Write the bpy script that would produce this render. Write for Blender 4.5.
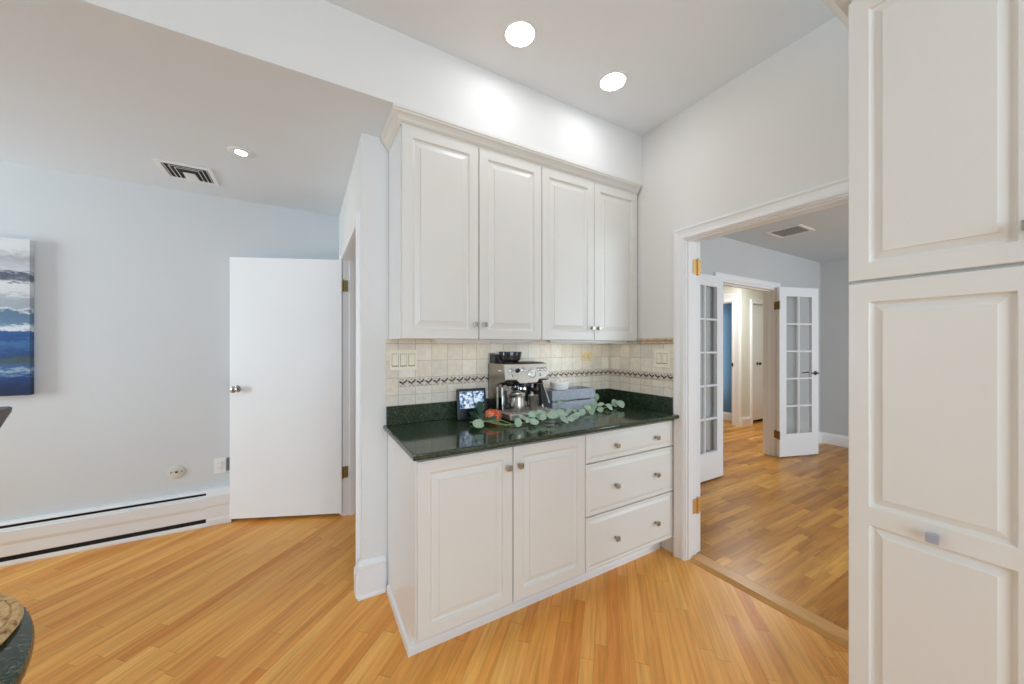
import bpy, bmesh, math, random
from mathutils import Vector, Matrix

random.seed(7)
PI = math.pi
scn = bpy.context.scene
for o in list(bpy.data.objects):
    bpy.data.objects.remove(o)
COL = scn.collection

# ------------------------------------------------------------------ camera
cam_d = bpy.data.cameras.new('camera')
cam = bpy.data.objects.new('camera', cam_d)
COL.objects.link(cam)
cam_d.sensor_width = 36.0
cam_d.lens = 359.0 / 1024 * 36.0
cam_d.shift_y = 3.4 / 1024
cam_d.clip_start = 0.02
cam.location = (0, 0, 1.355)
cam.rotation_euler = (PI / 2, 0, -math.radians(30.114))
scn.camera = cam

# ------------------------------------------------------------------ world, exposure, daylight
scn.view_settings.view_transform = 'Standard'
scn.view_settings.look = 'None'
scn.view_settings.gamma = 1.0
scn.view_settings.use_curve_mapping = False
scn.view_settings.exposure = 0.0
scn.cycles.max_bounces = 10
scn.cycles.diffuse_bounces = 6
scn.cycles.sample_clamp_indirect = 6.0
scn.cycles.use_denoising = True
scn.cycles.caustics_reflective = False
scn.cycles.caustics_refractive = False

world = bpy.data.worlds.new('world')
scn.world = world
world.use_nodes = True
world.node_tree.nodes['Background'].inputs[0].default_value = (0.80, 0.90, 1.0, 1)
world.node_tree.nodes['Background'].inputs[1].default_value = 0.15


def area(name, loc, rot, sx, sy, power, col):
    d = bpy.data.lights.new(name, 'AREA')
    d.shape = 'RECTANGLE'
    d.size, d.size_y = sx, sy
    d.energy = power
    d.color = col
    o = bpy.data.objects.new(name, d)
    COL.objects.link(o)
    o.location = loc
    o.rotation_euler = rot
    return o


# area lamps for daylight at the added unseen rear, left, dining and study windows
POW = dict(rear=83, left=6, dining=50, study=88, hall=31, lamp=37, dlamp=100)
area('added_rear_fill', (-0.3, -3.17, 1.45), (PI / 2, 0, 0), 2.6, 1.7, POW['rear'], (0.705, 0.95, 1.17))
area('added_left_fill', (-4.46, 0.2, 1.45), (PI / 2, 0, -PI / 2), 2.6, 1.7, POW['left'], (0.80, 0.94, 1.12))
dw = area('added_dining_fill', (-4.40, 2.6, 1.40), (PI / 2, 0, -PI / 2 + 0.55), 1.0, 1.45, POW['dining'], (0.78, 0.93, 0.99))
dw.data.spread = math.radians(125)
area('added_study_fill', (4.3, -2.46, 1.45), (PI / 2, 0, 0), 2.2, 1.4, POW['study'], (0.79, 0.94, 1.06))
area('hall_ceiling_glow', (5.6, 2.85, 2.49), (0, 0, 0), 0.5, 0.5, POW['hall'], (1.0, 1.0, 0.98))
area('blue_wall_fill', (6.475, 3.95, 1.3), (0, -PI / 2, 0), 1.7, 0.3, 4.5, (0.95, 0.98, 1.0))  # unseen lamp added close to the blue wall to brighten it

# ------------------------------------------------------------------ materials
MATS = {}


def nmat(name):
    m = bpy.data.materials.new(name)
    m.use_nodes = True
    nt = m.node_tree
    b = nt.nodes['Principled BSDF']
    return m, nt, b


def lin(c):
    return tuple(((v / 12.92) if v <= 0.04045 else ((v + 0.055) / 1.055) ** 2.4) for v in c)


def rgb(r, g, b):
    return lin((r / 255, g / 255, b / 255))


def mat(name, col, rough=0.5, metal=0.0, var=0.04, scale=12.0, bump=0.0, bscale=60.0, spec=0.5, coat=0.0, stretch=None):
    """plain surface with a little procedural tone variation and optional bump"""
    if name in MATS:
        return MATS[name]
    m, nt, b = nmat(name)
    N, L = nt.nodes, nt.links
    tc = N.new('ShaderNodeTexCoord')
    mp = N.new('ShaderNodeMapping')
    if stretch:
        mp.inputs['Scale'].default_value = stretch
    L.new(tc.outputs['Object'], mp.inputs[0])
    nz = N.new('ShaderNodeTexNoise')
    nz.inputs['Scale'].default_value = scale
    nz.inputs['Detail'].default_value = 4
    L.new(mp.outputs[0], nz.inputs['Vector'])
    rp = N.new('ShaderNodeValToRGB')
    rp.color_ramp.elements[0].position = 0.3
    rp.color_ramp.elements[1].position = 0.7
    rp.color_ramp.elements[0].color = (*[max(0, c * (1 - var)) for c in col], 1)
    rp.color_ramp.elements[1].color = (*[min(1, c * (1 + var)) for c in col], 1)
    L.new(nz.outputs['Fac'], rp.inputs[0])
    L.new(rp.outputs[0], b.inputs['Base Color'])
    b.inputs['Roughness'].default_value = rough
    b.inputs['Metallic'].default_value = metal
    b.inputs['Specular IOR Level'].default_value = spec
    b.inputs['Coat Weight'].default_value = coat
    if bump > 0:
        n2 = N.new('ShaderNodeTexNoise')
        n2.inputs['Scale'].default_value = bscale
        n2.inputs['Detail'].default_value = 3
        L.new(mp.outputs[0], n2.inputs['Vector'])
        bp = N.new('ShaderNodeBump')
        bp.inputs['Strength'].default_value = bump
        bp.inputs['Distance'].default_value = 0.002
        L.new(n2.outputs['Fac'], bp.inputs['Height'])
        L.new(bp.outputs[0], b.inputs['Normal'])
    MATS[name] = m
    return m


def emat(name, col, strength):
    m, nt, b = nmat(name)
    b.inputs['Base Color'].default_value = (*col, 1)
    b.inputs['Emission Color'].default_value = (*col, 1)
    b.inputs['Emission Strength'].default_value = strength
    MATS[name] = m
    return m


def math_node(nt, op, a, b=None, c=None):
    n = nt.nodes.new('ShaderNodeMath')
    n.operation = op
    for i, v in enumerate((a, b, c)):
        if v is None:
            continue
        if isinstance(v, (int, float)):
            n.inputs[i].default_value = v
        else:
            nt.links.new(v, n.inputs[i])
    return n.outputs[0]


def strip_floor(name, angle, width, length, tones, rough, grain_dark):
    """hardwood strips: random tone and end joint for each strip, stretched grain, dark seams"""
    m, nt, b = nmat(name)
    N, L = nt.nodes, nt.links
    tc = N.new('ShaderNodeTexCoord')
    mp = N.new('ShaderNodeMapping')
    mp.inputs['Rotation'].default_value = (0, 0, angle)
    L.new(tc.outputs['Object'], mp.inputs[0])
    sp = N.new('ShaderNodeSeparateXYZ')
    L.new(mp.outputs[0], sp.inputs[0])
    v = math_node(nt, 'DIVIDE', sp.outputs[1], width)
    r = math_node(nt, 'FLOOR', v)
    wn = N.new('ShaderNodeTexWhiteNoise')
    wn.noise_dimensions = '1D'
    L.new(r, wn.inputs['W'])
    xo = math_node(nt, 'ADD', math_node(nt, 'DIVIDE', sp.outputs[0], length), math_node(nt, 'MULTIPLY', wn.outputs['Value'], 9.0))
    c = math_node(nt, 'FLOOR', xo)
    cb = N.new('ShaderNodeCombineXYZ')
    L.new(r, cb.inputs[0])
    L.new(c, cb.inputs[1])
    w2 = N.new('ShaderNodeTexWhiteNoise')
    w2.noise_dimensions = '2D'
    L.new(cb.outputs[0], w2.inputs['Vector'])
    rp = N.new('ShaderNodeValToRGB')
    els = rp.color_ramp.elements
    els[0].position, els[0].color = 0.0, (*tones[0], 1)
    els[1].position, els[1].color = 1.0, (*tones[-1], 1)
    for i, t in enumerate(tones[1:-1]):
        e = els.new((i + 1) / (len(tones) - 1))
        e.color = (*t, 1)
    L.new(w2.outputs['Value'], rp.inputs[0])
    # grain, shifted for every strip
    off = N.new('ShaderNodeVectorMath')
    off.operation = 'MULTIPLY_ADD'
    off.inputs[1].default_value = (3.0, 55.0, 1.0)
    sc = N.new('ShaderNodeVectorMath')
    sc.operation = 'SCALE'
    sc.inputs['Scale'].default_value = 17.0
    L.new(w2.outputs['Color'], sc.inputs[0])
    L.new(mp.outputs[0], off.inputs[0])
    L.new(sc.outputs[0], off.inputs[2])
    nz = N.new('ShaderNodeTexNoise')
    nz.inputs['Scale'].default_value = 1.0
    nz.inputs['Detail'].default_value = 5
    nz.inputs['Distortion'].default_value = 0.6
    L.new(off.outputs[0], nz.inputs['Vector'])
    gr = N.new('ShaderNodeValToRGB')
    gr.color_ramp.elements[0].position = 0.30
    gr.color_ramp.elements[0].color = (grain_dark, grain_dark * 0.96, grain_dark * 0.9, 1)
    gr.color_ramp.elements[1].position = 0.60
    gr.color_ramp.elements[1].color = (1, 1, 1, 1)
    L.new(nz.outputs['Fac'], gr.inputs[0])
    mx = N.new('ShaderNodeMixRGB')
    mx.blend_type = 'MULTIPLY'
    mx.inputs[0].default_value = 1.0
    L.new(rp.outputs[0], mx.inputs[1])
    L.new(gr.outputs[0], mx.inputs[2])
    # seams
    fv = math_node(nt, 'FRACT', v)
    fx = math_node(nt, 'FRACT', xo)
    s1 = math_node(nt, 'LESS_THAN', fv, 0.022)
    s2 = math_node(nt, 'LESS_THAN', fx, 0.0022)
    sm = math_node(nt, 'MAXIMUM', s1, s2)
    mx2 = N.new('ShaderNodeMixRGB')
    mx2.blend_type = 'MULTIPLY'
    L.new(math_node(nt, 'MULTIPLY', sm, 0.5), mx2.inputs[0])
    L.new(mx.outputs[0], mx2.inputs[1])
    mx2.inputs[2].default_value = (0.30, 0.20, 0.12, 1)
    L.new(mx2.outputs[0], b.inputs['Base Color'])
    b.inputs['Specular IOR Level'].default_value = 0.32
    nr = N.new('ShaderNodeTexNoise')
    nr.inputs['Scale'].default_value = 2.5
    L.new(tc.outputs['Object'], nr.inputs['Vector'])
    L.new(math_node(nt, 'ADD', math_node(nt, 'MULTIPLY', nr.outputs['Fac'], 0.18), rough - 0.09), b.inputs['Roughness'])
    bp = N.new('ShaderNodeBump')
    bp.inputs['Strength'].default_value = 0.15
    bp.inputs['Distance'].default_value = 0.001
    L.new(math_node(nt, 'SUBTRACT', nz.outputs['Fac'], sm), bp.inputs['Height'])
    L.new(bp.outputs[0], b.inputs['Normal'])
    MATS[name] = m
    return m


def granite(name):
    m, nt, b = nmat(name)
    N, L = nt.nodes, nt.links
    tc = N.new('ShaderNodeTexCoord')
    vo = N.new('ShaderNodeTexVoronoi')
    vo.inputs['Scale'].default_value = 260
    L.new(tc.outputs['Object'], vo.inputs['Vector'])
    sp = N.new('ShaderNodeSeparateColor')
    L.new(vo.outputs['Color'], sp.inputs[0])
    rp = N.new('ShaderNodeValToRGB')
    e = rp.color_ramp.elements
    e[0].position, e[0].color = 0.0, (*rgb(34, 45, 34), 1)
    e[1].position, e[1].color = 1.0, (*rgb(104, 116, 92), 1)
    for p, c in ((0.45, rgb(46, 60, 45)), (0.75, rgb(56, 71, 54)), (0.92, rgb(68, 83, 64))):
        q = e.new(p)
        q.color = (*c, 1)
    L.new(sp.outputs[0], rp.inputs[0])
    nz = N.new('ShaderNodeTexNoise')
    nz.inputs['Scale'].default_value = 25
    nz.inputs['Detail'].default_value = 5
    L.new(tc.outputs['Object'], nz.inputs['Vector'])
    r2 = N.new('ShaderNodeValToRGB')
    r2.color_ramp.elements[0].position = 0.3
    r2.color_ramp.elements[0].color = (0.7, 0.7, 0.7, 1)
    r2.color_ramp.elements[1].position = 0.7
    r2.color_ramp.elements[1].color = (1.15, 1.15, 1.1, 1)
    L.new(nz.outputs['Fac'], r2.inputs[0])
    mx = N.new('ShaderNodeMixRGB')
    mx.blend_type = 'MULTIPLY'
    mx.inputs[0].default_value = 1
    L.new(rp.outputs[0], mx.inputs[1])
    L.new(r2.outputs[0], mx.inputs[2])
    L.new(mx.outputs[0], b.inputs['Base Color'])
    b.inputs['Roughness'].default_value = 0.10
    b.inputs['Specular IOR Level'].default_value = 0.6
    MATS[name] = m
    return m


def tiles(name, axis, off_u, off_v, size_u, size_v):
    """tumbled stone tiles: grout grid, tone of its own for every tile, mottling"""
    m, nt, b = nmat(name)
    N, L = nt.nodes, nt.links
    tc = N.new('ShaderNodeTexCoord')
    sp = N.new('ShaderNodeSeparateXYZ')
    L.new(tc.outputs['Object'], sp.inputs[0])
    u = math_node(nt, 'DIVIDE', math_node(nt, 'SUBTRACT', sp.outputs[axis], off_u), size_u)
    v = math_node(nt, 'DIVIDE', math_node(nt, 'SUBTRACT', sp.outputs[2], off_v), size_v)
    cb = N.new('ShaderNodeCombineXYZ')
    L.new(math_node(nt, 'FLOOR', u), cb.inputs[0])
    L.new(math_node(nt, 'FLOOR', v), cb.inputs[1])
    wn = N.new('ShaderNodeTexWhiteNoise')
    wn.noise_dimensions = '2D'
    L.new(cb.outputs[0], wn.inputs['Vector'])
    rp = N.new('ShaderNodeValToRGB')
    e = rp.color_ramp.elements
    e[0].position, e[0].color = 0.0, (*rgb(224, 217, 204), 1)
    e[1].position, e[1].color = 1.0, (*rgb(240, 234, 222), 1)
    q = e.new(0.5)
    q.color = (*rgb(234, 225, 208), 1)
    L.new(wn.outputs['Value'], rp.inputs[0])
    nz = N.new('ShaderNodeTexNoise')
    nz.inputs['Scale'].default_value = 38
    nz.inputs['Detail'].default_value = 6
    L.new(tc.outputs['Object'], nz.inputs['Vector'])
    r2 = N.new('ShaderNodeValToRGB')
    r2.color_ramp.elements[0].position = 0.35
    r2.color_ramp.elements[0].color = (0.93, 0.92, 0.91, 1)
    r2.color_ramp.elements[1].position = 0.62
    r2.color_ramp.elements[1].color = (1.02, 1.02, 1.02, 1)
    L.new(nz.outputs['Fac'], r2.inputs[0])
    mx = N.new('ShaderNodeMixRGB')
    mx.blend_type = 'MULTIPLY'
    mx.inputs[0].default_value = 1
    L.new(rp.outputs[0], mx.inputs[1])
    L.new(r2.outputs[0], mx.inputs[2])
    du = math_node(nt, 'ABSOLUTE', math_node(nt, 'SUBTRACT', math_node(nt, 'FRACT', u), 0.5))
    dv = math_node(nt, 'ABSOLUTE', math_node(nt, 'SUBTRACT', math_node(nt, 'FRACT', v), 0.5))
    g = math_node(nt, 'GREATER_THAN', math_node(nt, 'MAXIMUM', du, dv), 0.486)
    m2 = N.new('ShaderNodeMixRGB')
    L.new(g, m2.inputs[0])
    L.new(mx.outputs[0], m2.inputs[1])
    m2.inputs[2].default_value = (*rgb(186, 178, 166), 1)
    L.new(m2.outputs[0], b.inputs['Base Color'])
    b.inputs['Roughness'].default_value = 0.45
    bp = N.new('ShaderNodeBump')
    bp.inputs['Strength'].default_value = 0.4
    bp.inputs['Distance'].default_value = 0.002
    L.new(math_node(nt, 'SUBTRACT', nz.outputs['Fac'], math_node(nt, 'MULTIPLY', g, 1.0)), bp.inputs['Height'])
    L.new(bp.outputs[0], b.inputs['Normal'])
    MATS[name] = m
    return m


def painting_mat(name, z0, z1):
    """abstract bands of white, grey and blue brushed across a canvas"""
    m, nt, b = nmat(name)
    N, L = nt.nodes, nt.links
    tc = N.new('ShaderNodeTexCoord')
    sp = N.new('ShaderNodeSeparateXYZ')
    L.new(tc.outputs['Object'], sp.inputs[0])
    mp = N.new('ShaderNodeMapping')
    mp.inputs['Scale'].default_value = (16, 16, 46)
    L.new(tc.outputs['Object'], mp.inputs[0])
    nz = N.new('ShaderNodeTexNoise')
    nz.inputs['Scale'].default_value = 1.0
    nz.inputs['Detail'].default_value = 8
    nz.inputs['Roughness'].default_value = 0.7
    L.new(mp.outputs[0], nz.inputs['Vector'])
    t = math_node(nt, 'DIVIDE', math_node(nt, 'SUBTRACT', sp.outputs[2], z0), z1 - z0)
    t = math_node(nt, 'ADD', t, math_node(nt, 'MULTIPLY', math_node(nt, 'SUBTRACT', nz.outputs['Fac'], 0.5), 0.15))
    rp = N.new('ShaderNodeValToRGB')
    e = rp.color_ramp.elements
    e[0].position, e[0].color = 0.0, (*rgb(16, 34, 70), 1)
    e[1].position, e[1].color = 1.0, (*rgb(226, 228, 230), 1)
    for p, c in ((0.07, (16, 44, 92)), (0.13, (30, 72, 130)), (0.16, (150, 176, 200)), (0.18, (58, 100, 150)), (0.235, (70, 84, 80)),
                 (0.27, (30, 70, 130)), (0.33, (62, 108, 160)), (0.36, (34, 78, 140)), (0.405, (44, 90, 150)), (0.425, (228, 232, 236)),
                 (0.445, (200, 212, 224)), (0.46, (100, 130, 160)), (0.53, (92, 122, 152)), (0.545, (226, 230, 234)), (0.56, (160, 170, 180)),
                 (0.62, (172, 178, 186)), (0.65, (214, 218, 222)), (0.72, (220, 223, 226)), (0.735, (120, 128, 140)), (0.775, (70, 80, 100)),
                 (0.80, (206, 210, 216)), (0.88, (176, 178, 184)), (0.93, (224, 226, 228))):
        q = e.new(p)
        q.color = (*rgb(*c), 1)
    L.new(t, rp.inputs[0])
    L.new(rp.outputs[0], b.inputs['Base Color'])
    b.inputs['Roughness'].default_value = 0.45
    bp = N.new('ShaderNodeBump')
    bp.inputs['Strength'].default_value = 0.3
    bp.inputs['Distance'].default_value = 0.003
    L.new(nz.outputs['Fac'], bp.inputs['Height'])
    L.new(bp.outputs[0], b.inputs['Normal'])
    MATS[name] = m
    return m


def mottled(name, stops, scale, rough=0.5, emit=0.0, bump=0.0, detail=3):
    m, nt, b = nmat(name)
    N, L = nt.nodes, nt.links
    tc = N.new('ShaderNodeTexCoord')
    nz = N.new('ShaderNodeTexNoise')
    nz.inputs['Scale'].default_value = scale
    nz.inputs['Detail'].default_value = detail
    L.new(tc.outputs['Object'], nz.inputs['Vector'])
    rp = N.new('ShaderNodeValToRGB')
    e = rp.color_ramp.elements
    e[0].position, e[0].color = stops[0][0], (*stops[0][1], 1)
    e[1].position, e[1].color = stops[-1][0], (*stops[-1][1], 1)
    for p, c in stops[1:-1]:
        q = e.new(p)
        q.color = (*c, 1)
    L.new(nz.outputs['Fac'], rp.inputs[0])
    L.new(rp.outputs[0], b.inputs['Base Color'])
    b.inputs['Roughness'].default_value = rough
    if emit:
        L.new(rp.outputs[0], b.inputs['Emission Color'])
        b.inputs['Emission Strength'].default_value = emit
    if bump:
        bp = N.new('ShaderNodeBump')
        bp.inputs['Strength'].default_value = bump
        bp.inputs['Distance'].default_value = 0.004
        L.new(nz.outputs['Fac'], bp.inputs['Height'])
        L.new(bp.outputs[0], b.inputs['Normal'])
    MATS[name] = m
    return m


M_WALL = mat('wall_paint', rgb(234, 234, 232), 0.85, var=0.008, scale=3, bump=0.05, bscale=180)
M_WALLG = mat('pale_grey_paint', rgb(216, 219, 222), 0.85, var=0.008, scale=3, bump=0.05, bscale=180)
M_WALLS = mat('study_grey_paint', rgb(204, 205, 205), 0.85, var=0.008, scale=3, bump=0.05, bscale=180)
M_WALLC = mat('cream_paint', rgb(230, 231, 219), 0.85, var=0.008, scale=3, bump=0.05, bscale=180)
M_WALLB = mat('blue_paint', rgb(92, 128, 158), 0.85, var=0.01, scale=3)
M_CEIL = mat('ceiling_paint', rgb(238, 244, 249), 0.9, var=0.006, scale=3, bump=0.04, bscale=150)
M_CEILG = mat('dining_ceiling_paint', rgb(228, 235, 241), 0.9, var=0.006, scale=3, bump=0.04, bscale=150)
M_CEILS = mat('study_ceiling_paint', rgb(206, 214, 219), 0.9, var=0.006, scale=3)
M_TRIM = mat('trim_paint', rgb(243, 244, 246), 0.32, var=0.006, scale=6)
M_CAB = mat('cabinet_paint', rgb(228, 226, 220), 0.33, var=0.008, scale=5)
M_CABS = mat('cabinet_side_paint', rgb(236, 238, 240), 0.3, var=0.008, scale=5)
M_DOOR = mat('door_paint', rgb(240, 242, 245), 0.35, var=0.006, scale=5)
M_HEAT = mat('heater_enamel', rgb(236, 238, 240), 0.4, var=0.008, scale=6)
M_NICKEL = mat('satin_nickel', rgb(178, 170, 158), 0.28, 1.0, var=0.05, scale=40)
M_PALE = mat('knob_reflection_tone', rgb(176, 182, 198), 0.4, 0.35, var=0.05, scale=40)  # pale blue room reflection put into the pantry knob colour
M_CHROME = mat('chrome', rgb(200, 202, 206), 0.14, 1.0, var=0.03, scale=40)
M_BRASS = mat('aged_brass', rgb(226, 188, 124), 0.5, 1.0, var=0.15, scale=90)
M_BRASSD = mat('dark_brass', rgb(140, 120, 80), 0.4, 1.0, var=0.2, scale=90)
M_PEWTER = mat('dark_pewter', rgb(96, 84, 72), 0.35, 1.0, var=0.1, scale=60)
M_DARK = mat('slot_black', rgb(22, 23, 26), 0.7, var=0.1, scale=20)
M_BLACK = mat('black_plastic', rgb(18, 18, 20), 0.28, var=0.1, scale=30)
M_SMOKE = mat('smoked_plastic', rgb(20, 26, 34), 0.1, var=0.1, scale=30, coat=0.5)
M_STEEL = mat('brushed_steel', rgb(166, 158, 146), 0.30, 1.0, var=0.06, scale=20, stretch=(3, 60, 60))
M_FASCIA = mat('bright_brushed_steel', rgb(226, 220, 210), 0.42, 0.9, var=0.05, scale=20, stretch=(3, 60, 60))
M_STEELJ = mat('satin_steel', rgb(214, 206, 194), 0.33, 1.0, var=0.05, scale=20)
M_STEELP = mat('polished_steel', rgb(205, 202, 196), 0.14, 1.0, var=0.04, scale=20)
M_IVORY = mat('ivory_plastic', rgb(246, 240, 220), 0.35, var=0.02, scale=30)
M_IVORYY = mat('aged_ivory_plastic', rgb(232, 214, 172), 0.35, var=0.02, scale=30)
M_GAP = mat('gap_shade_tan', rgb(150, 138, 112), 0.6, var=0.05, scale=30)  # tan tone paints the shadow gap round rockers and sockets
M_COVER = mat('grey_cream_plastic', rgb(210, 209, 200), 0.4, var=0.02, scale=30)
M_WHITEP = mat('white_plastic', rgb(238, 238, 236), 0.35, var=0.01, scale=30)
M_WHITEC = mat('white_ceramic', rgb(250, 249, 245), 0.22, var=0.02, scale=20)
M_CRATE = mat('weathered_grey_wood', rgb(178, 181, 190), 0.8, var=0.28, scale=10, bump=0.5, bscale=20, stretch=(4, 30, 30))
M_STEM = mat('green_stem', rgb(128, 150, 92), 0.6, var=0.12, scale=40)
M_LEAF = mat('pale_eucalyptus_leaf', rgb(160, 182, 160), 0.6, var=0.14, scale=45)
M_LEAFD = mat('deep_eucalyptus_leaf', rgb(50, 84, 66), 0.6, var=0.2, scale=45)
M_TILECAP = mottled('tan_stone_cap', ((0.3, rgb(186, 158, 130)), (0.7, rgb(222, 204, 180))), 40, 0.5)
M_CHIP = mottled('dark_mosaic_chip', ((0.35, rgb(46, 38, 40)), (0.65, rgb(96, 74, 68))), 60, 0.35)
M_CHIPR = mottled('rust_mosaic_chip', ((0.35, rgb(160, 122, 104)), (0.65, rgb(196, 164, 146))), 60, 0.4)
M_BAND = mottled('pale_border_stone', ((0.35, rgb(206, 196, 180)), (0.65, rgb(228, 220, 206))), 60, 0.45)
M_GREYF = mat('charcoal_fabric', rgb(112, 114, 118), 0.9, var=0.12, scale=160, bump=0.4, bscale=400)
M_WOODL = mat('dark_wood', rgb(70, 50, 38), 0.45, var=0.15, scale=20)
M_WICKER = mottled('woven_seagrass', ((0.30, rgb(120, 88, 52)), (0.42, rgb(204, 168, 116)), (0.7, rgb(228, 198, 150))), 70, 0.8, bump=0.8, detail=5)
M_ORANGE = mottled('orange_glaze', ((0.32, rgb(196, 62, 34)), (0.5, rgb(226, 106, 66)), (0.58, rgb(238, 160, 116)), (0.7, rgb(206, 74, 44))), 42, 0.35)
M_SCREEN = mottled('photo_screen', ((0.36, rgb(28, 40, 60)), (0.46, rgb(110, 136, 168)), (0.54, rgb(190, 206, 224)), (0.64, rgb(240, 244, 250))), 48, 0.15, emit=0.55, detail=6)
M_GLASS, _nt, _b = nmat('clear_glass')
_b.inputs['Roughness'].default_value = 0.02
_b.inputs['Base Color'].default_value = (0.9, 0.92, 0.92, 1)
_tr = _nt.nodes.new('ShaderNodeBsdfTransparent')
_tr.inputs[0].default_value = (0.97, 0.98, 0.98, 1)
_mx = _nt.nodes.new('ShaderNodeMixShader')
_gl = _nt.nodes.new('ShaderNodeBsdfGlossy')
_gl.inputs['Roughness'].default_value = 0.02
_mx.inputs[0].default_value = 0.07
_nt.links.new(_tr.outputs[0], _mx.inputs[1])
_nt.links.new(_gl.outputs[0], _mx.inputs[2])
_nt.links.new(_mx.outputs[0], _nt.nodes['Material Output'].inputs['Surface'])
M_LAMP = emat('lamp_glow', (0.985, 0.975, 1.0), POW['lamp'])
M_ULAMP = emat('added_tile_glow', (1.0, 0.93, 0.82), 5.0)  # glow of the added bars that brighten the tiles
M_LAMPD = emat('dining_lamp_glow', (1.0, 0.98, 0.95), POW['dlamp'])
M_GRAN = granite('green_granite')
M_TILEB = tiles('stone_tile_rear', 0, 0.074, 1.268, 0.0962, 0.0965)
M_TILER = tiles('stone_tile_side', 1, 0.02, 1.268, 0.0962, 0.0965)
OAK = [rgb(232, 154, 71), rgb(250, 185, 95), rgb(240, 163, 78), rgb(255, 193, 105), rgb(228, 146, 65), rgb(248, 178, 90), rgb(243, 170, 84)]
M_FLOOR = strip_floor('honey_oak_strips', math.radians(-45), 0.057, 0.95, OAK, 0.34, 0.77)
OAK2 = [rgb(172, 108, 38), rgb(228, 162, 68), rgb(194, 128, 46), rgb(240, 176, 84), rgb(180, 116, 42), rgb(212, 146, 58)]
M_FLOOR2 = strip_floor('brown_oak_strips', 0.0, 0.057, 0.62, OAK2, 0.30, 0.66)
M_THRESH = mat('oak_threshold', rgb(206, 152, 84), 0.35, var=0.12, scale=6, stretch=(30, 2, 30))
M_PAINTING = painting_mat('seascape_bands', 1.043, 2.02)


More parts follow.
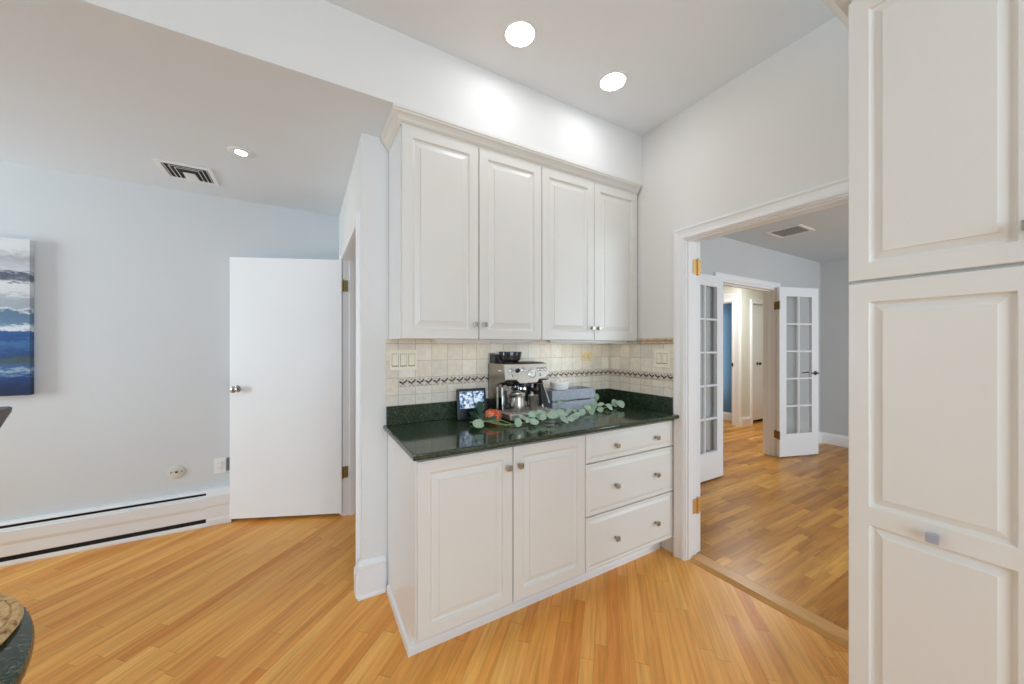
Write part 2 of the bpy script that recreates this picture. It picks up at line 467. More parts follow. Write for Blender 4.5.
# ------------------------------------------------------------------ mesh helpers
class MB:
    """collects shapes; build() links them as ONE mesh object"""

    def __init__(self):
        self.bm = bmesh.new()

    def quad(self, *pts):
        return self.bm.faces.new([self.bm.verts.new(p) for p in pts])

    def box(self, x0, x1, y0, y1, z0, z1, bev=0.0):
        t = bmesh.new()
        v = [t.verts.new((x, y, z)) for x in (x0, x1) for y in (y0, y1) for z in (z0, z1)]
        for f in ((0, 1, 3, 2), (4, 6, 7, 5), (0, 4, 5, 1), (2, 3, 7, 6), (0, 2, 6, 4), (1, 5, 7, 3)):
            t.faces.new([v[i] for i in f])
        if bev > 0:
            bmesh.ops.bevel(t, geom=t.edges[:], offset=bev, segments=2, affect='EDGES', profile=0.6)
        self.merge(t)
        return self

    def merge(self, t, M=None):
        if M is not None:
            bmesh.ops.transform(t, matrix=M, verts=t.verts[:])
        me = bpy.data.meshes.new('tmp')
        t.to_mesh(me)
        t.free()
        self.bm.from_mesh(me)
        bpy.data.meshes.remove(me)

    def xform(self, M):
        bmesh.ops.transform(self.bm, matrix=M, verts=self.bm.verts[:])
        return self

    def prism(self, poly, axis, a0, a1, bev=0.0):
        """extrude a 2-D polygon; axis x: poly=(y,z), y: poly=(x,z), z: poly=(x,y)"""
        t = bmesh.new()

        def P(p, a):
            return {'x': (a, p[0], p[1]), 'y': (p[0], a, p[1]), 'z': (p[0], p[1], a)}[axis]
        A = [t.verts.new(P(p, a0)) for p in poly]
        B = [t.verts.new(P(p, a1)) for p in poly]
        n = len(poly)
        t.faces.new(A[::-1])
        t.faces.new(B)
        for i in range(n):
            t.faces.new((A[i], A[(i + 1) % n], B[(i + 1) % n], B[i]))
        bmesh.ops.recalc_face_normals(t, faces=t.faces[:])
        if bev > 0:
            bmesh.ops.bevel(t, geom=t.edges[:], offset=bev, segments=2, affect='EDGES', profile=0.6)
        self.merge(t)
        return self

    def lathe(self, prof, n=32, M=None, cap=True):
        """revolve (r, z) profile round z"""
        t = bmesh.new()
        rings = []
        for r, z in prof:
            if r < 1e-6:
                rings.append([t.verts.new((0, 0, z))])
            else:
                rings.append([t.verts.new((r * math.cos(2 * PI * i / n), r * math.sin(2 * PI * i / n), z)) for i in range(n)])
        for a, b in zip(rings, rings[1:]):
            for i in range(n):
                j = (i + 1) % n
                if len(a) == 1 and len(b) == 1:
                    continue
                if len(a) == 1:
                    t.faces.new((a[0], b[i], b[j]))
                elif len(b) == 1:
                    t.faces.new((a[i], a[j], b[0]))
                else:
                    t.faces.new((a[i], a[j], b[j], b[i]))
        if cap:
            for rg in (rings[0], rings[-1]):
                if len(rg) > 2:
                    t.faces.new(rg)
        bmesh.ops.recalc_face_normals(t, faces=t.faces[:])
        self.merge(t, M)
        return self

    def tube(self, pts, r, n=10, taper=None):
        t = bmesh.new()
        pts = [Vector(p) for p in pts]
        prev = None
        rings = []
        for i, p in enumerate(pts):
            d = (pts[min(i + 1, len(pts) - 1)] - pts[max(i - 1, 0)]).normalized()
            if prev is None:
                up = Vector((0, 0, 1)) if abs(d.z) < 0.9 else Vector((1, 0, 0))
                u = d.cross(up).normalized()
            else:
                u = (prev - d * prev.dot(d)).normalized()
            prev = u
            w = d.cross(u)
            rr = r if taper is None else r + (taper - r) * i / (len(pts) - 1)
            rings.append([t.verts.new(p + (u * math.cos(2 * PI * k / n) + w * math.sin(2 * PI * k / n)) * rr) for k in range(n)])
        for a, b in zip(rings, rings[1:]):
            for k in range(n):
                j = (k + 1) % n
                t.faces.new((a[k], a[j], b[j], b[k]))
        t.faces.new(rings[0])
        t.faces.new(rings[-1])
        bmesh.ops.recalc_face_normals(t, faces=t.faces[:])
        self.merge(t)
        return self

    def sweep(self, path, prof, P, closed=False):
        """mitred sweep: path in 2-D, prof = closed polygon of (offset to the left, height), P(a, b, h) -> xyz"""
        t = bmesh.new()
        n = len(path)
        rings = []
        for i in range(n):
            p = Vector(path[i])
            dirs = []
            if i > 0 or closed:
                dirs.append((p - Vector(path[i - 1])).normalized())
            if i < n - 1 or closed:
                dirs.append((Vector(path[(i + 1) % n]) - p).normalized())
            nm = [Vector((-d.y, d.x)) for d in dirs]
            if len(nm) == 2:
                s = nm[0] + nm[1]
                off = s / (1 + nm[0].dot(nm[1]))
            else:
                off = nm[0]
            rings.append([t.verts.new(P(p.x + off.x * o, p.y + off.y * o, h)) for o, h in prof])
        k = len(prof)
        rng = range(n if closed else n - 1)
        for i in rng:
            a, b = rings[i], rings[(i + 1) % n]
            for q in range(k):
                w = (q + 1) % k
                t.faces.new((a[q], a[w], b[w], b[q]))
        if not closed:
            t.faces.new(rings[0])
            t.faces.new(rings[-1])
        bmesh.ops.recalc_face_normals(t, faces=t.faces[:])
        self.merge(t)
        return self

    def build(self, name, m, parent=None, loc=None, smooth=False):
        bmesh.ops.remove_doubles(self.bm, verts=self.bm.verts[:], dist=1e-6)
        me = bpy.data.meshes.new(name)
        self.bm.to_mesh(me)
        self.bm.free()
        me.materials.append(m)
        if smooth:
            for p in me.polygons:
                p.use_smooth = True
            me.set_sharp_from_angle(angle=math.radians(38))
        o = bpy.data.objects.new(name, me)
        COL.objects.link(o)
        if parent is not None:
            o.parent = parent
        if loc is not None:
            o.location = loc
        return o


def tag(o, label, cat=None, group=None, kind=None):
    o['label'] = label
    if cat:
        o['category'] = cat
    if group:
        o['group'] = group
    if kind:
        o['kind'] = kind
    return o


def thing(name, label, cat, loc=(0, 0, 0), rz=0.0, group=None, kind=None):
    o = bpy.data.objects.new(name, None)
    o.empty_display_size = 0.05
    COL.objects.link(o)
    o.location = loc
    o.rotation_euler = (0, 0, rz)
    return tag(o, label, cat, group, kind)


def struct(name, mb, m, label, cat, parent=None, smooth=False):
    return tag(mb.build(name, m, parent, smooth=smooth), label, cat, kind='structure')


def panel_front(mb, x0, x1, z0, z1, t, holes, P, edge=0.003):
    """raised-panel door or slab: front face on depth 0, back on depth t; holes = [(hx0, hx1, hz0, hz1, rings)]
    rings = [(inset, depth), ...] that step from the hole's rim to its centre; P(x, d, z) -> xyz"""
    bm = mb.bm

    def q(a, b, c, d):
        bm.faces.new([bm.verts.new(P(*v)) for v in (a, b, c, d)])

    def ring(ra, da, rb, db):
        (ax0, ax1, az0, az1), (bx0, bx1, bz0, bz1) = ra, rb
        A = [(ax0, da, az0), (ax1, da, az0), (ax1, da, az1), (ax0, da, az1)]
        B = [(bx0, db, bz0), (bx1, db, bz0), (bx1, db, bz1), (bx0, db, bz1)]
        for i in range(4):
            j = (i + 1) % 4
            q(A[i], A[j], B[j], B[i])
    ins = lambda r, k: (r[0] + k, r[1] - k, r[2] + k, r[3] - k)
    R = (x0, x1, z0, z1)
    e = edge
    ring(R, t, R, e)
    ring(R, e, ins(R, e * 0.4), e * 0.3)
    ring(ins(R, e * 0.4), e * 0.3, ins(R, e), 0)
    q((x0, t, z0), (x0, t, z1), (x1, t, z1), (x1, t, z0))
    fx0, fx1, fz0, fz1 = ins(R, e)
    if holes:
        hx0, hx1 = holes[0][0], holes[0][1]
        q((fx0, 0, fz0), (hx0, 0, fz0), (hx0, 0, fz1), (fx0, 0, fz1))
        q((hx1, 0, fz0), (fx1, 0, fz0), (fx1, 0, fz1), (hx1, 0, fz1))
        zs = [fz0] + [v for h in holes for v in (h[2], h[3])] + [fz1]
        for a, b in zip(zs[0::2], zs[1::2]):
            q((hx0, 0, a), (hx1, 0, a), (hx1, 0, b), (hx0, 0, b))
    for h in holes:
        r = h[:4]
        cur, cd = r, 0.0
        for k, d in h[4]:
            nx = ins(r, k)
            ring(cur, cd, nx, d)
            cur, cd = nx, d
        q((cur[0], cd, cur[2]), (cur[1], cd, cur[2]), (cur[1], cd, cur[3]), (cur[0], cd, cur[3]))
    bmesh.ops.remove_doubles(bm, verts=bm.verts[:], dist=1e-6)
    bmesh.ops.recalc_face_normals(bm, faces=bm.faces[:])
    return mb


RAISED = [(0.002, 0.002), (0.005, 0.008), (0.012, 0.0105), (0.014, 0.0105), (0.040, 0.0050), (0.0405, 0.0010)]


# ------------------------------------------------------------------ setting: floors
XR, YW, ZL, ZH, YL = 2.08, 2.072, 2.4975, 2.842, 3.52
struct('floor', MB().box(-4.5, 2.13, -3.2, YL + 0.1, -0.08, 0.0), M_FLOOR, 'honey oak strip floor laid diagonally in kitchen', 'floor')
struct('floor_study', MB().box(2.19, 8.2, -2.5, 5.2, -0.08, 0.0), M_FLOOR2, 'darker brown oak strip floor beyond the doorway', 'floor')
th = MB().prism([(2.095, -0.01), (2.225, -0.01), (2.225, 0.004), (2.205, 0.014), (2.125, 0.014), (2.095, 0.002)], 'y', 0.56, 1.402)
struct('trim_1', th, M_THRESH, 'light oak threshold strip between honey and brown floors', 'threshold')

# ------------------------------------------------------------------ setting: kitchen and dining walls
struct('wall_back', MB().box(0.27, XR, YW, 2.18, 0, ZL), M_WALL, 'white wall behind the cabinets ending in a stub', 'wall')
w = MB().box(0.27, 0.40, 3.15, YL, 0, ZL).box(0.27, 0.40, 2.18, 3.15, 2.047, ZL)
struct('wall_stub', w, M_WALL, 'short wall holding the white slab door', 'wall')
struct('wall_dining', MB().box(-4.5, 1.6, YL, YL + 0.1, 0, ZL), M_WALLG, 'pale grey wall with baseboard heater and painting', 'wall')
struct('wall_closet', MB().box(1.5, 1.6, 2.18, YL, 0, ZL), M_WALLG, 'wall inside the dark room past slab door', 'wall')
struct('wall_header', MB().box(-4.5, XR, 1.744, 1.86, 2.5, 3.0), M_WALL, 'white header face above the cabinets', 'wall')
struct('ceiling_dining', MB().box(-4.5, XR, 1.744, YL + 0.1, ZL, 2.4999), M_CEILG, 'lower grey ceiling over the dining side', 'ceiling')
struct('ceiling', MB().box(-4.5, XR + 0.11, -3.2, 1.744, ZH, 2.95), M_CEIL, 'raised white kitchen ceiling with recessed lights', 'ceiling')
w = MB().box(XR, 2.19, 1.418, YW + 0.11, 0, ZH).box(XR, 2.19, 0.56, 1.418, 2.03, ZH).box(XR, 2.19, -3.2, 0.56, 0, ZH)
struct('wall_right', w, M_WALL, 'white wall with the cased doorway beside cabinets', 'wall')
# rear and left walls with unseen window openings added to light the room
w = MB().box(-4.5, -1.6, -3.3, -3.2, 0, ZH).box(1.0, XR, -3.3, -3.2, 0, ZH).box(-1.6, 1.0, -3.3, -3.2, 0, 0.6).box(-1.6, 1.0, -3.3, -3.2, 2.3, ZH)
struct('wall_rear', w, M_WALL, 'white wall with a wide added window behind the viewer', 'wall')
w = MB().box(-4.6, -4.5, -3.2, -1.1, 0, ZH).box(-4.6, -4.5, 1.5, 2.0, 0, ZH).box(-4.6, -4.5, 3.2, YL, 0, ZH)
w.box(-4.6, -4.5, -1.1, 1.5, 0, 0.6).box(-4.6, -4.5, -1.1, 1.5, 2.3, ZH).box(-4.6, -4.5, 2.0, 3.2, 0, 0.65).box(-4.6, -4.5, 2.0, 3.2, 2.15, ZH)
struct('wall_left', w, M_WALL, 'white wall with two added windows on the dining side', 'wall')


def window(n, label, a0, a1, z0, z1, P):  # frame of an unseen window added to let light in
    mb = MB()
    for (b0, b1, c0, c1) in ((a0, a1, z0, z0 + .05), (a0, a1, z1 - .05, z1), (a0, a0 + .05, z0 + .05, z1 - .05), (a1 - .05, a1, z0 + .05, z1 - .05),
                             ((a0 + a1) / 2 - .02, (a0 + a1) / 2 + .02, z0 + .05, z1 - .05)):
        p, q = P(b0, 0.03, c0), P(b1, 0.07, c1)
        mb.box(min(p[0], q[0]), max(p[0], q[0]), min(p[1], q[1]), max(p[1], q[1]), c0, c1)
    f = struct('window_%d' % n, mb, M_TRIM, label, 'window')
    return f


window(1, 'wide white framed window added behind the viewer for light', -1.6, 1.0, 0.6, 2.3, lambda a, d, z: (a, -3.2 - d, z))
window(2, 'wide white framed window added in the left wall for light', -1.1, 1.5, 0.6, 2.3, lambda a, d, z: (-4.5 - d, a, z))
window(3, 'narrow white framed window added by the dining corner for light', 2.0, 3.2, 0.65, 2.15, lambda a, d, z: (-4.5 - d, a, z))

# ------------------------------------------------------------------ setting: study beyond the doorway, hall behind it
YB, YB2 = 2.18, 2.31
w = MB().box(2.19, 3.75, YB, YB2, 0, 2.51).box(5.0, 6.35, YB, YB2, 0, 2.51).box(3.75, 5.0, YB, YB2, 2.045, 2.51)
struct('wall_study_back', w, M_WALLS, 'grey wall with the double french door opening', 'wall')
struct('wall_study_far', MB().box(6.25, 6.35, -2.5, YB, 0, 2.51), M_WALLS, 'grey far wall of the next room', 'wall')
w = MB().box(2.19, 3.2, -2.6, -2.5, 0, 2.51).box(5.4, 6.25, -2.6, -2.5, 0, 2.51).box(3.2, 5.4, -2.6, -2.5, 0, 0.75).box(3.2, 5.4, -2.6, -2.5, 2.15, 2.51)
struct('wall_study_rear', w, M_WALLS, 'grey wall with an added window in next room', 'wall')
struct('ceiling_study', MB().box(2.19, 6.35, -2.5, YB2, 2.51, 2.6), M_CEILS, 'grey ceiling of the next room with air vent', 'ceiling')
window(4, 'white framed window added in the next room for light', 3.2, 5.4, 0.75, 2.15, lambda a, d, z: (a, -2.5 - d, z))
struct('ceiling_hall', MB().box(2.6, 8.3, YB2, 5.2, 2.51, 2.6), M_CEIL, 'white ceiling of the hall', 'ceiling')
w = MB().box(6.35, 6.45, 3.28, 3.43, 0, 2.51).box(6.35, 6.45, 3.43, 4.26, 2.095, 2.51).box(6.35, 6.45, 4.26, 5.2, 0, 2.51)
struct('wall_hall_right', w, M_WALLC, 'cream hall wall around the doorway to blue room', 'wall')
w = MB().box(6.45, 6.69, 3.28, 3.38, 0, 2.51).box(6.69, 7.47, 3.28, 3.38, 2.075, 2.51).box(7.47, 8.3, 3.28, 3.38, 0, 2.51)
struct('wall_hall_end', w, M_WALLC, 'cream hall wall around the white closet door', 'wall')
w = MB().box(6.35, 8.3, YB2 - 0.1, YB2, 0, 2.51).box(8.2, 8.3, YB2, 5.2, 0, 2.51).box(6.35, 8.3, 5.1, 5.2, 0, 2.51).box(2.5, 2.6, YB2, 5.2, 0, 2.51).box(2.6, 6.35, 5.1, 5.2, 0, 2.51)
struct('wall_hall_back', w, M_WALLC, 'cream walls closing the hall', 'wall')
w = MB().box(6.66, 6.76, 3.38, 5.2, 0, 2.51)
struct('wall_blue_room', w, M_WALLB, 'blue wall seen through the hall doorway', 'wall')

# baseboards
BB = lambda h, t: [(0, 0), (t, 0), (t, h * 0.78), (t * 0.75, h * 0.86), (t * 0.55, h * 0.9), (t * 0.5, h), (0, h)]
XY = lambda a, b, h: (a, b, h)
mb = MB().sweep([(6.25, YB), (6.25, -2.5)], [(-o, h) for o, h in BB(0.15, 0.018)], XY)
struct('baseboard_study', mb, M_TRIM, 'tall white baseboard on the grey far wall', 'baseboard')
mb = MB().sweep([(5.07, YB), (6.25, YB)], [(-o, h) for o, h in BB(0.15, 0.018)], XY).sweep([(2.19, YB), (3.68, YB)], [(-o, h) for o, h in BB(0.15, 0.018)], XY)
struct('baseboard_study_back', mb, M_TRIM, 'white baseboard along the french door wall', 'baseboard')
mb = MB().sweep([(6.35, 3.29), (6.35, 3.28), (6.615, 3.28)], [(-o, h) for o, h in BB(0.14, 0.016)], XY)
struct('baseboard_hall', mb, M_TRIM, 'white baseboard turning the cream hall corner', 'baseboard')
mb = MB().sweep([(6.66, 5.1), (6.66, 3.39)], [(-o, h) for o, h in BB(0.14, 0.016)], XY)
struct('baseboard_blue_room', mb, M_TRIM, 'white baseboard below the blue wall', 'baseboard')
# stub-wall baseboard: two-tier block wrapping the end of the stub
pr = [(0, 0), (0.020, 0), (0.020, 0.010), (0.014, 0.020), (0.014, 0.160), (0.020, 0.166), (0.020, 0.178), (0.012, 0.188), (0.006, 0.198), (0, 0.198)]
mb = MB().sweep([(0.39, YW), (0.268, YW), (0.268, 2.09)], pr, XY)
mb.prism([(0.2405, 0), (0.2405, 0.110), (0.247, 0.128), (0.27, 0.128), (0.27, 0)], 'y', 2.074, 2.172)
struct('baseboard_stub', mb, M_TRIM, 'tall white baseboard wrapping the stub wall end', 'baseboard')
mb = MB().sweep([(-0.40, YL), (0.25, YL)], [(-o, h) for o, h in BB(0.14, 0.016)], XY)
struct('baseboard_dining', mb, M_TRIM, 'white baseboard behind the open slab door', 'baseboard')

# casings: profile (outward from the opening, thickness off the wall)
CAS = [(0, 0), (0, 0.012), (0.006, 0.016), (0.014, 0.016), (0.018, 0.012), (0.030, 0.013), (0.048, 0.018), (0.056, 0.024), (0.064, 0.024), (0.068, 0.018), (0.068, 0)]


def casing(n, path, P, label, m=None, prof=CAS):
    return struct('trim_%d' % n, MB().sweep(path, prof, P), m or M_TRIM, label, 'door casing')


# kitchen doorway (wall_right, face X = XR, looking -X): path in (Y, Z)
mb = MB().sweep([(0.565, 0), (0.565, 2.025), (1.412, 2.025), (1.412, 0)], CAS, lambda a, b, h: (XR - h, a, b))
struct('trim_2', mb, M_TRIM, 'white moulded casing around the kitchen doorway', 'door casing')
mb = MB().box(XR - 0.002, 2.192, 1.404, 1.417, 0, 2.03).box(XR - 0.002, 2.192, 0.562, 0.576, 0, 2.03).box(XR - 0.002, 2.192, 0.576, 1.404, 2.018, 2.03)
mb.box(2.095, 2.125, 1.396, 1.404, 0, 2.018).box(2.095, 2.125, 0.576, 0.584, 0, 2.018).box(2.095, 2.125, 0.584, 1.396, 2.010, 2.018)
struct('trim_3', mb, M_TRIM, 'white jamb lining the kitchen doorway', 'door jamb')
# french opening (face Y = YB, looking -Y): path in (X, Z)
casing(4, [(4.995, 0), (4.995, 2.05), (3.755, 2.05), (3.755, 0)], lambda a, b, h: (a, YB - h, b), 'white casing around the double french opening', prof=[(-o, h) for o, h in CAS])
casing(5, [(4.995, 0), (4.995, 2.05), (3.755, 2.05), (3.755, 0)], lambda a, b, h: (a, YB2 + h, b), 'white casing on the hall side of french opening', prof=[(-o, h) for o, h in CAS])
mb = MB().box(3.745, 3.765, YB - 0.004, YB2 + 0.004, 0, 2.045).box(4.984, 5.002, YB - 0.004, YB2 + 0.004, 0, 2.045).box(3.765, 4.984, YB - 0.004, YB2 + 0.004, 2.03, 2.05)
mb.box(4.974, 4.984, 2.23, 2.26, 0, 2.03).box(3.765, 3.775, 2.23, 2.26, 0, 2.03).box(3.775, 4.974, 2.23, 2.26, 2.020, 2.03)
struct('trim_6', mb, M_TRIM, 'white jamb lining the double french opening', 'door jamb')
# hall doorways
mb = MB().sweep([(3.43, 0), (3.43, 2.10), (4.26, 2.10), (4.26, 0)], [(o * 2.0, h) for o, h in CAS], lambda a, b, h: (6.35 - h, a, b))
mb2 = mb
mb2.box(6.348, 6.452, 3.42, 3.433, 0, 2.10).box(6.348, 6.452, 4.257, 4.27, 0, 2.10).box(6.348, 6.452, 3.433, 4.257, 2.09, 2.10)
struct('trim_7', mb2, M_TRIM, 'white casing around the doorway to blue room', 'door casing')
mb = MB().sweep([(7.465, 0), (7.465, 2.08), (6.695, 2.08), (6.695, 0)], [(-o, h) for o, h in CAS], lambda a, b, h: (a, 3.28 - h, b))
struct('trim_8', mb, M_TRIM, 'white casing around the hall closet door', 'door casing')
# slab door opening in the stub wall (face X = 0.27, looking -X)
mb = MB().sweep([(2.175, 0), (2.175, 2.038), (3.155, 2.038), (3.155, 0)], [(o * 0.72, h) for o, h in CAS], lambda a, b, h: (0.27 - h, a, b))
struct('trim_9', mb, M_TRIM, 'white casing around the slab door opening', 'door casing')
mb = MB().box(0.268, 0.402, 2.17, 2.182, 0, 2.046).box(0.268, 0.402, 3.138, 3.152, 0, 2.046).box(0.268, 0.402, 2.182, 3.138, 2.036, 2.048)
mb.box(0.318, 0.352, 3.126, 3.138, 0, 2.036).box(0.318, 0.352, 2.182, 2.194, 0, 2.036)
struct('trim_10', mb, M_TRIM, 'white jamb of the slab door opening', 'door jamb')


# ------------------------------------------------------------------ doors
def hinge(parent, m, z, loc=(0, 0), rz=0.0, h=0.09):
    mb = MB()
    mb.lathe([(0, -h / 2 - 0.006), (0.004, -h / 2 - 0.004), (0.007, -h / 2), (0.007, h / 2), (0.004, h / 2 + 0.004), (0, h / 2 + 0.006)], 12)
    mb.box(-0.034, 0.0, -0.0015, 0.0015, -h / 2, h / 2)
    mb.box(-0.0015, 0.0015, 0.0, 0.034, -h / 2, h / 2)
    mb.xform(Matrix.Translation((loc[0], loc[1], z)) @ Matrix.Rotation(rz, 4, 'Z'))
    return mb.build('hinge', m, parent, smooth=True)


# slab door: local x runs from the hinge to the free edge, local y is its far side
hx, hy = 0.262, 3.128
ang = math.atan2(3.455 - hy, -0.492 - hx)
sd = thing('door_1', 'plain white slab door swung open against grey wall', 'door', (hx, hy, 0.028), ang, kind='structure')
MB().box(0.004, 0.82, -0.035, 0.0, 0, 2.003, 0.0015).build('slab', M_DOOR, sd)
for s in (1, -1):
    kb = MB().lathe([(0.026, 0), (0.026, 0.004), (0.012, 0.008), (0.010, 0.026), (0.020, 0.034), (0.0265, 0.046), (0.025, 0.056), (0.014, 0.062), (0, 0.063)], 24)
    kb.xform(Matrix.Translation((0.765, 0.0 if s > 0 else -0.035, 0.995)) @ Matrix.Rotation(-s * PI / 2, 4, 'X'))
    kb.build('door_knob', M_CHROME, sd, smooth=True)
MB().box(0.8195, 0.8215, -0.029, -0.006, 0.955, 1.035).build('latch_plate', M_CHROME, sd)
for z in (0.32, 1.80):
    mb = MB().lathe([(0, -0.05), (0.007, -0.046), (0.007, 0.046), (0, 0.05)], 12, Matrix.Translation((-0.006, 0.006, z)))
    mb.xform(Matrix.Identity(4))
    g = mb.build('hinge', M_BRASSD, sd, smooth=True)
    # jamb leaf, lying on the jamb face
    R = Matrix.Rotation(-ang, 4, 'Z')
    lf = MB().box(0.0, 0.036, 0.0, 0.002, -0.045, 0.045)
    lf.xform(Matrix.Translation((0, 0, z)) @ R @ Matrix.Translation((0.008, 0.0065, 0)))
    lf.build('hinge', M_BRASSD, sd)


def french(name, label, loc, rz, width, cols, handle=True, hinge_m=M_BRASSD, flip=1):
    """glazed leaf: local x from hinge to free edge, thickness towards -y * flip"""
    t = thing(name, label, 'door', loc, rz, kind='structure')
    H, T, st = 2.045, 0.036, 0.105 if cols > 1 else 0.09
    zb, zt = 0.27, 1.935
    y0, y1 = (-T, 0) if flip > 0 else (0, T)
    mb = MB()
    mb.box(0, st, y0, y1, 0, H, 0.0015).box(width - st, width, y0, y1, 0, H, 0.0015)
    mb.box(st, width - st, y0, y1, 0, zb).box(st, width - st, y0, y1, zt, H)
    # sticking bead round the glazed opening
    for sgn, yy in ((-1, y0), (1, y1)):
        pass
    mb.build('door_frame', M_DOOR, t)
    mb = MB()
    ym = (y0 + y1) / 2
    bar = [(-0.012, 0.004), (-0.006, 0.015), (0.006, 0.015), (0.012, 0.004), (0.012, -0.004), (0.006, -0.015), (-0.006, -0.015), (-0.012, -0.004)]
    for k in range(1, 5):
        z = zb + (zt - zb) * k / 5
        mb.prism([(ym + b, z + a) for a, b in bar], 'x', st, width - st)
    for c in range(1, cols):
        x = st + (width - 2 * st) * c / cols
        mb.prism([(x + a, ym + b) for a, b in bar], 'z', zb, zt)
    mb.build('muntin', M_DOOR, t)
    MB().box(st, width - st, ym - 0.002, ym + 0.002, zb, zt).build('glass', M_GLASS, t)
    if handle:
        for s in (-1, 1):
            yy = y0 if s < 0 else y1
            lv = MB().lathe([(0.026, 0), (0.026, 0.006), (0.010, 0.010), (0.009, 0.040), (0, 0.042)], 20, Matrix.Translation((width - 0.055, yy, 1.0)) @ Matrix.Rotation(-s * PI / 2, 4, 'X'))
            lv.tube([(width - 0.055, yy + s * 0.036, 1.0), (width - 0.09, yy + s * 0.042, 1.006), (width - 0.13, yy + s * 0.040, 0.996), (width - 0.165, yy + s * 0.036, 1.004)], 0.008, 10, 0.005)
            lv.build('lever_handle', M_PEWTER, t, smooth=True)
    if handle:
        for z in (0.26, H - 0.22):
            mb = MB().box(-0.0016, 0.0, y0 + 0.002, y1, z - 0.047, z + 0.047)
            mb.lathe([(0, z - 0.054), (0.0075, z - 0.048), (0.0075, z + 0.048), (0, z + 0.054)], 12, Matrix.Translation((-0.007, -T - 0.003 if flip > 0 else 0.008, 0)))
            mb.build('hinge', hinge_m, t)
    return t


# hall french pair: left leaf folded flat on the wall, right leaf standing off it
french('door_2', 'glazed french door leaf folded back left of hall opening', (3.745, 2.148, 0.014), PI, 0.61, 2, flip=-1)
d3 = french('door_3', 'glazed french door leaf standing open right of hall opening', (4.950, 2.150, 0.014), -math.radians(17), 0.60, 2, flip=1)
for z in (0.26, 1.825):
    hb = MB().box(4.9825, 4.984, 2.158, 2.194, z + 0.014 - 0.047, z + 0.014 + 0.047).build('hinge', M_BRASSD)
    hb.parent = d3
    hb.matrix_parent_inverse = (Matrix.Translation((4.950, 2.150, 0.014)) @ Matrix.Rotation(-math.radians(17), 4, 'Z')).inverted()
# leaf on the kitchen doorway, seen edge-on beyond its jamb
k = french('door_4', 'french door leaf seen edge-on behind kitchen doorway jamb', (2.236, 1.408, 0.014), PI / 2 - 0.02, 0.42, 1, handle=False, hinge_m=M_BRASS, flip=-1)
for z in (0.325, 1.86):
    mb = MB().box(2.148, 2.190, 1.4015, 1.4038, z - 0.047, z + 0.047).box(2.1995, 2.2345, 1.4035, 1.4065, z - 0.047, z + 0.047)
    mb.lathe([(0, -0.056), (0.008, -0.05), (0.008, 0.05), (0, 0.056)], 12, Matrix.Translation((2.195, 1.399, z)))
    for q in (-0.03, 0.03):
        mb.lathe([(0.004, -0.0012), (0.004, 0.0012)], 10, Matrix.Translation((2.168, 1.4008, z + q)) @ Matrix.Rotation(PI / 2, 4, 'X'))
    hb = mb.build('hinge', M_BRASS, None, smooth=True)
    hb.parent = k
    hb.matrix_parent_inverse = (Matrix.Translation((2.236, 1.408, 0.014)) @ Matrix.Rotation(PI / 2 - 0.02, 4, 'Z')).inverted()

# hall closet door and the latch plate of the blue room door
cd = thing('door_5', 'white slab closet door at the end of hall', 'door', (6.70, 3.30, 0.05), 0, kind='structure')
MB().box(0, 0.76, 0, 0.035, 0, 2.02, 0.002).build('slab', M_DOOR, cd)
kb = MB().lathe([(0.028, 0), (0.026, 0.006), (0.010, 0.010), (0.010, 0.03), (0.022, 0.036), (0.028, 0.050), (0.020, 0.062), (0, 0.066)], 20)
kb.xform(Matrix.Translation((0.20, 0, 0.985)) @ Matrix.Rotation(PI / 2, 4, 'X'))
kb.build('door_knob', M_PEWTER, cd, smooth=True)
MB().box(6.325, 6.337, 3.40, 3.425, 1.0, 1.055, 0.003).build('strike_plate', M_PEWTER, None)
sp_ = bpy.data.objects['strike_plate']
tag(sp_, 'dark door latch on casing of blue room doorway', 'latch')

# ------------------------------------------------------------------ tiled backsplash
mb = MB().box(0.393, XR, YW - 0.008, YW, 1.016, 1.39)
bs = thing('trim_11', 'beige stone tile backsplash with a dark mosaic border', 'backsplash', (0, 0, 0), kind='structure')
mb.build('tile_field', M_TILEB, bs)
MB().box(XR - 0.008, XR, 1.482, YW - 0.008, 1.016, 1.372).build('tile_field', M_TILER, bs)
cap = [(0, 1.366), (0.016, 1.366), (0.021, 1.370), (0.016, 1.376), (0.014, 1.380), (0.021, 1.386), (0.024, 1.396), (0.018, 1.405), (0, 1.406)]
MB().sweep([(1.482, 0), (1.772, 0)], [(o, h) for o, h in cap], lambda a, b, h: (XR - b, a, h)).build('cap_moulding', M_TILECAP, bs, smooth=True)
MB().box(0.458, XR - 0.010, YW - 0.0095, YW - 0.008, 1.118, 1.169).build('border_band', M_BAND, bs)
MB().box(XR - 0.0095, XR - 0.008, 1.482, YW - 0.010, 1.118, 1.169).build('border_band', M_BAND, bs)


def chips(m, run, P, seq):
    mb = MB()
    n = int(run / 0.048)
    for i in range(n):
        u0 = run * (i + 0.5) / n
        for du, dv, a, b, rot in seq:
            pts = []
            for k in range(6):
                t = 2 * PI * k / 6
                x, z = a * math.cos(t), b * math.sin(t)
                pts.append((u0 + du + x * math.cos(rot) - z * math.sin(rot), 1.1435 + dv + x * math.sin(rot) + z * math.cos(rot)))
            A = [mb.bm.verts.new(P(p[0], 0, p[1])) for p in pts]
            B = [mb.bm.verts.new(P(p[0], 0.0018, p[1])) for p in pts]
            mb.bm.faces.new(B)
            for q in range(6):
                mb.bm.faces.new((A[q], A[(q + 1) % 6], B[(q + 1) % 6], B[q]))
    bmesh.ops.recalc_face_normals(mb.bm, faces=mb.bm.faces[:])
    mb.build('mosaic_chips', m, bs)


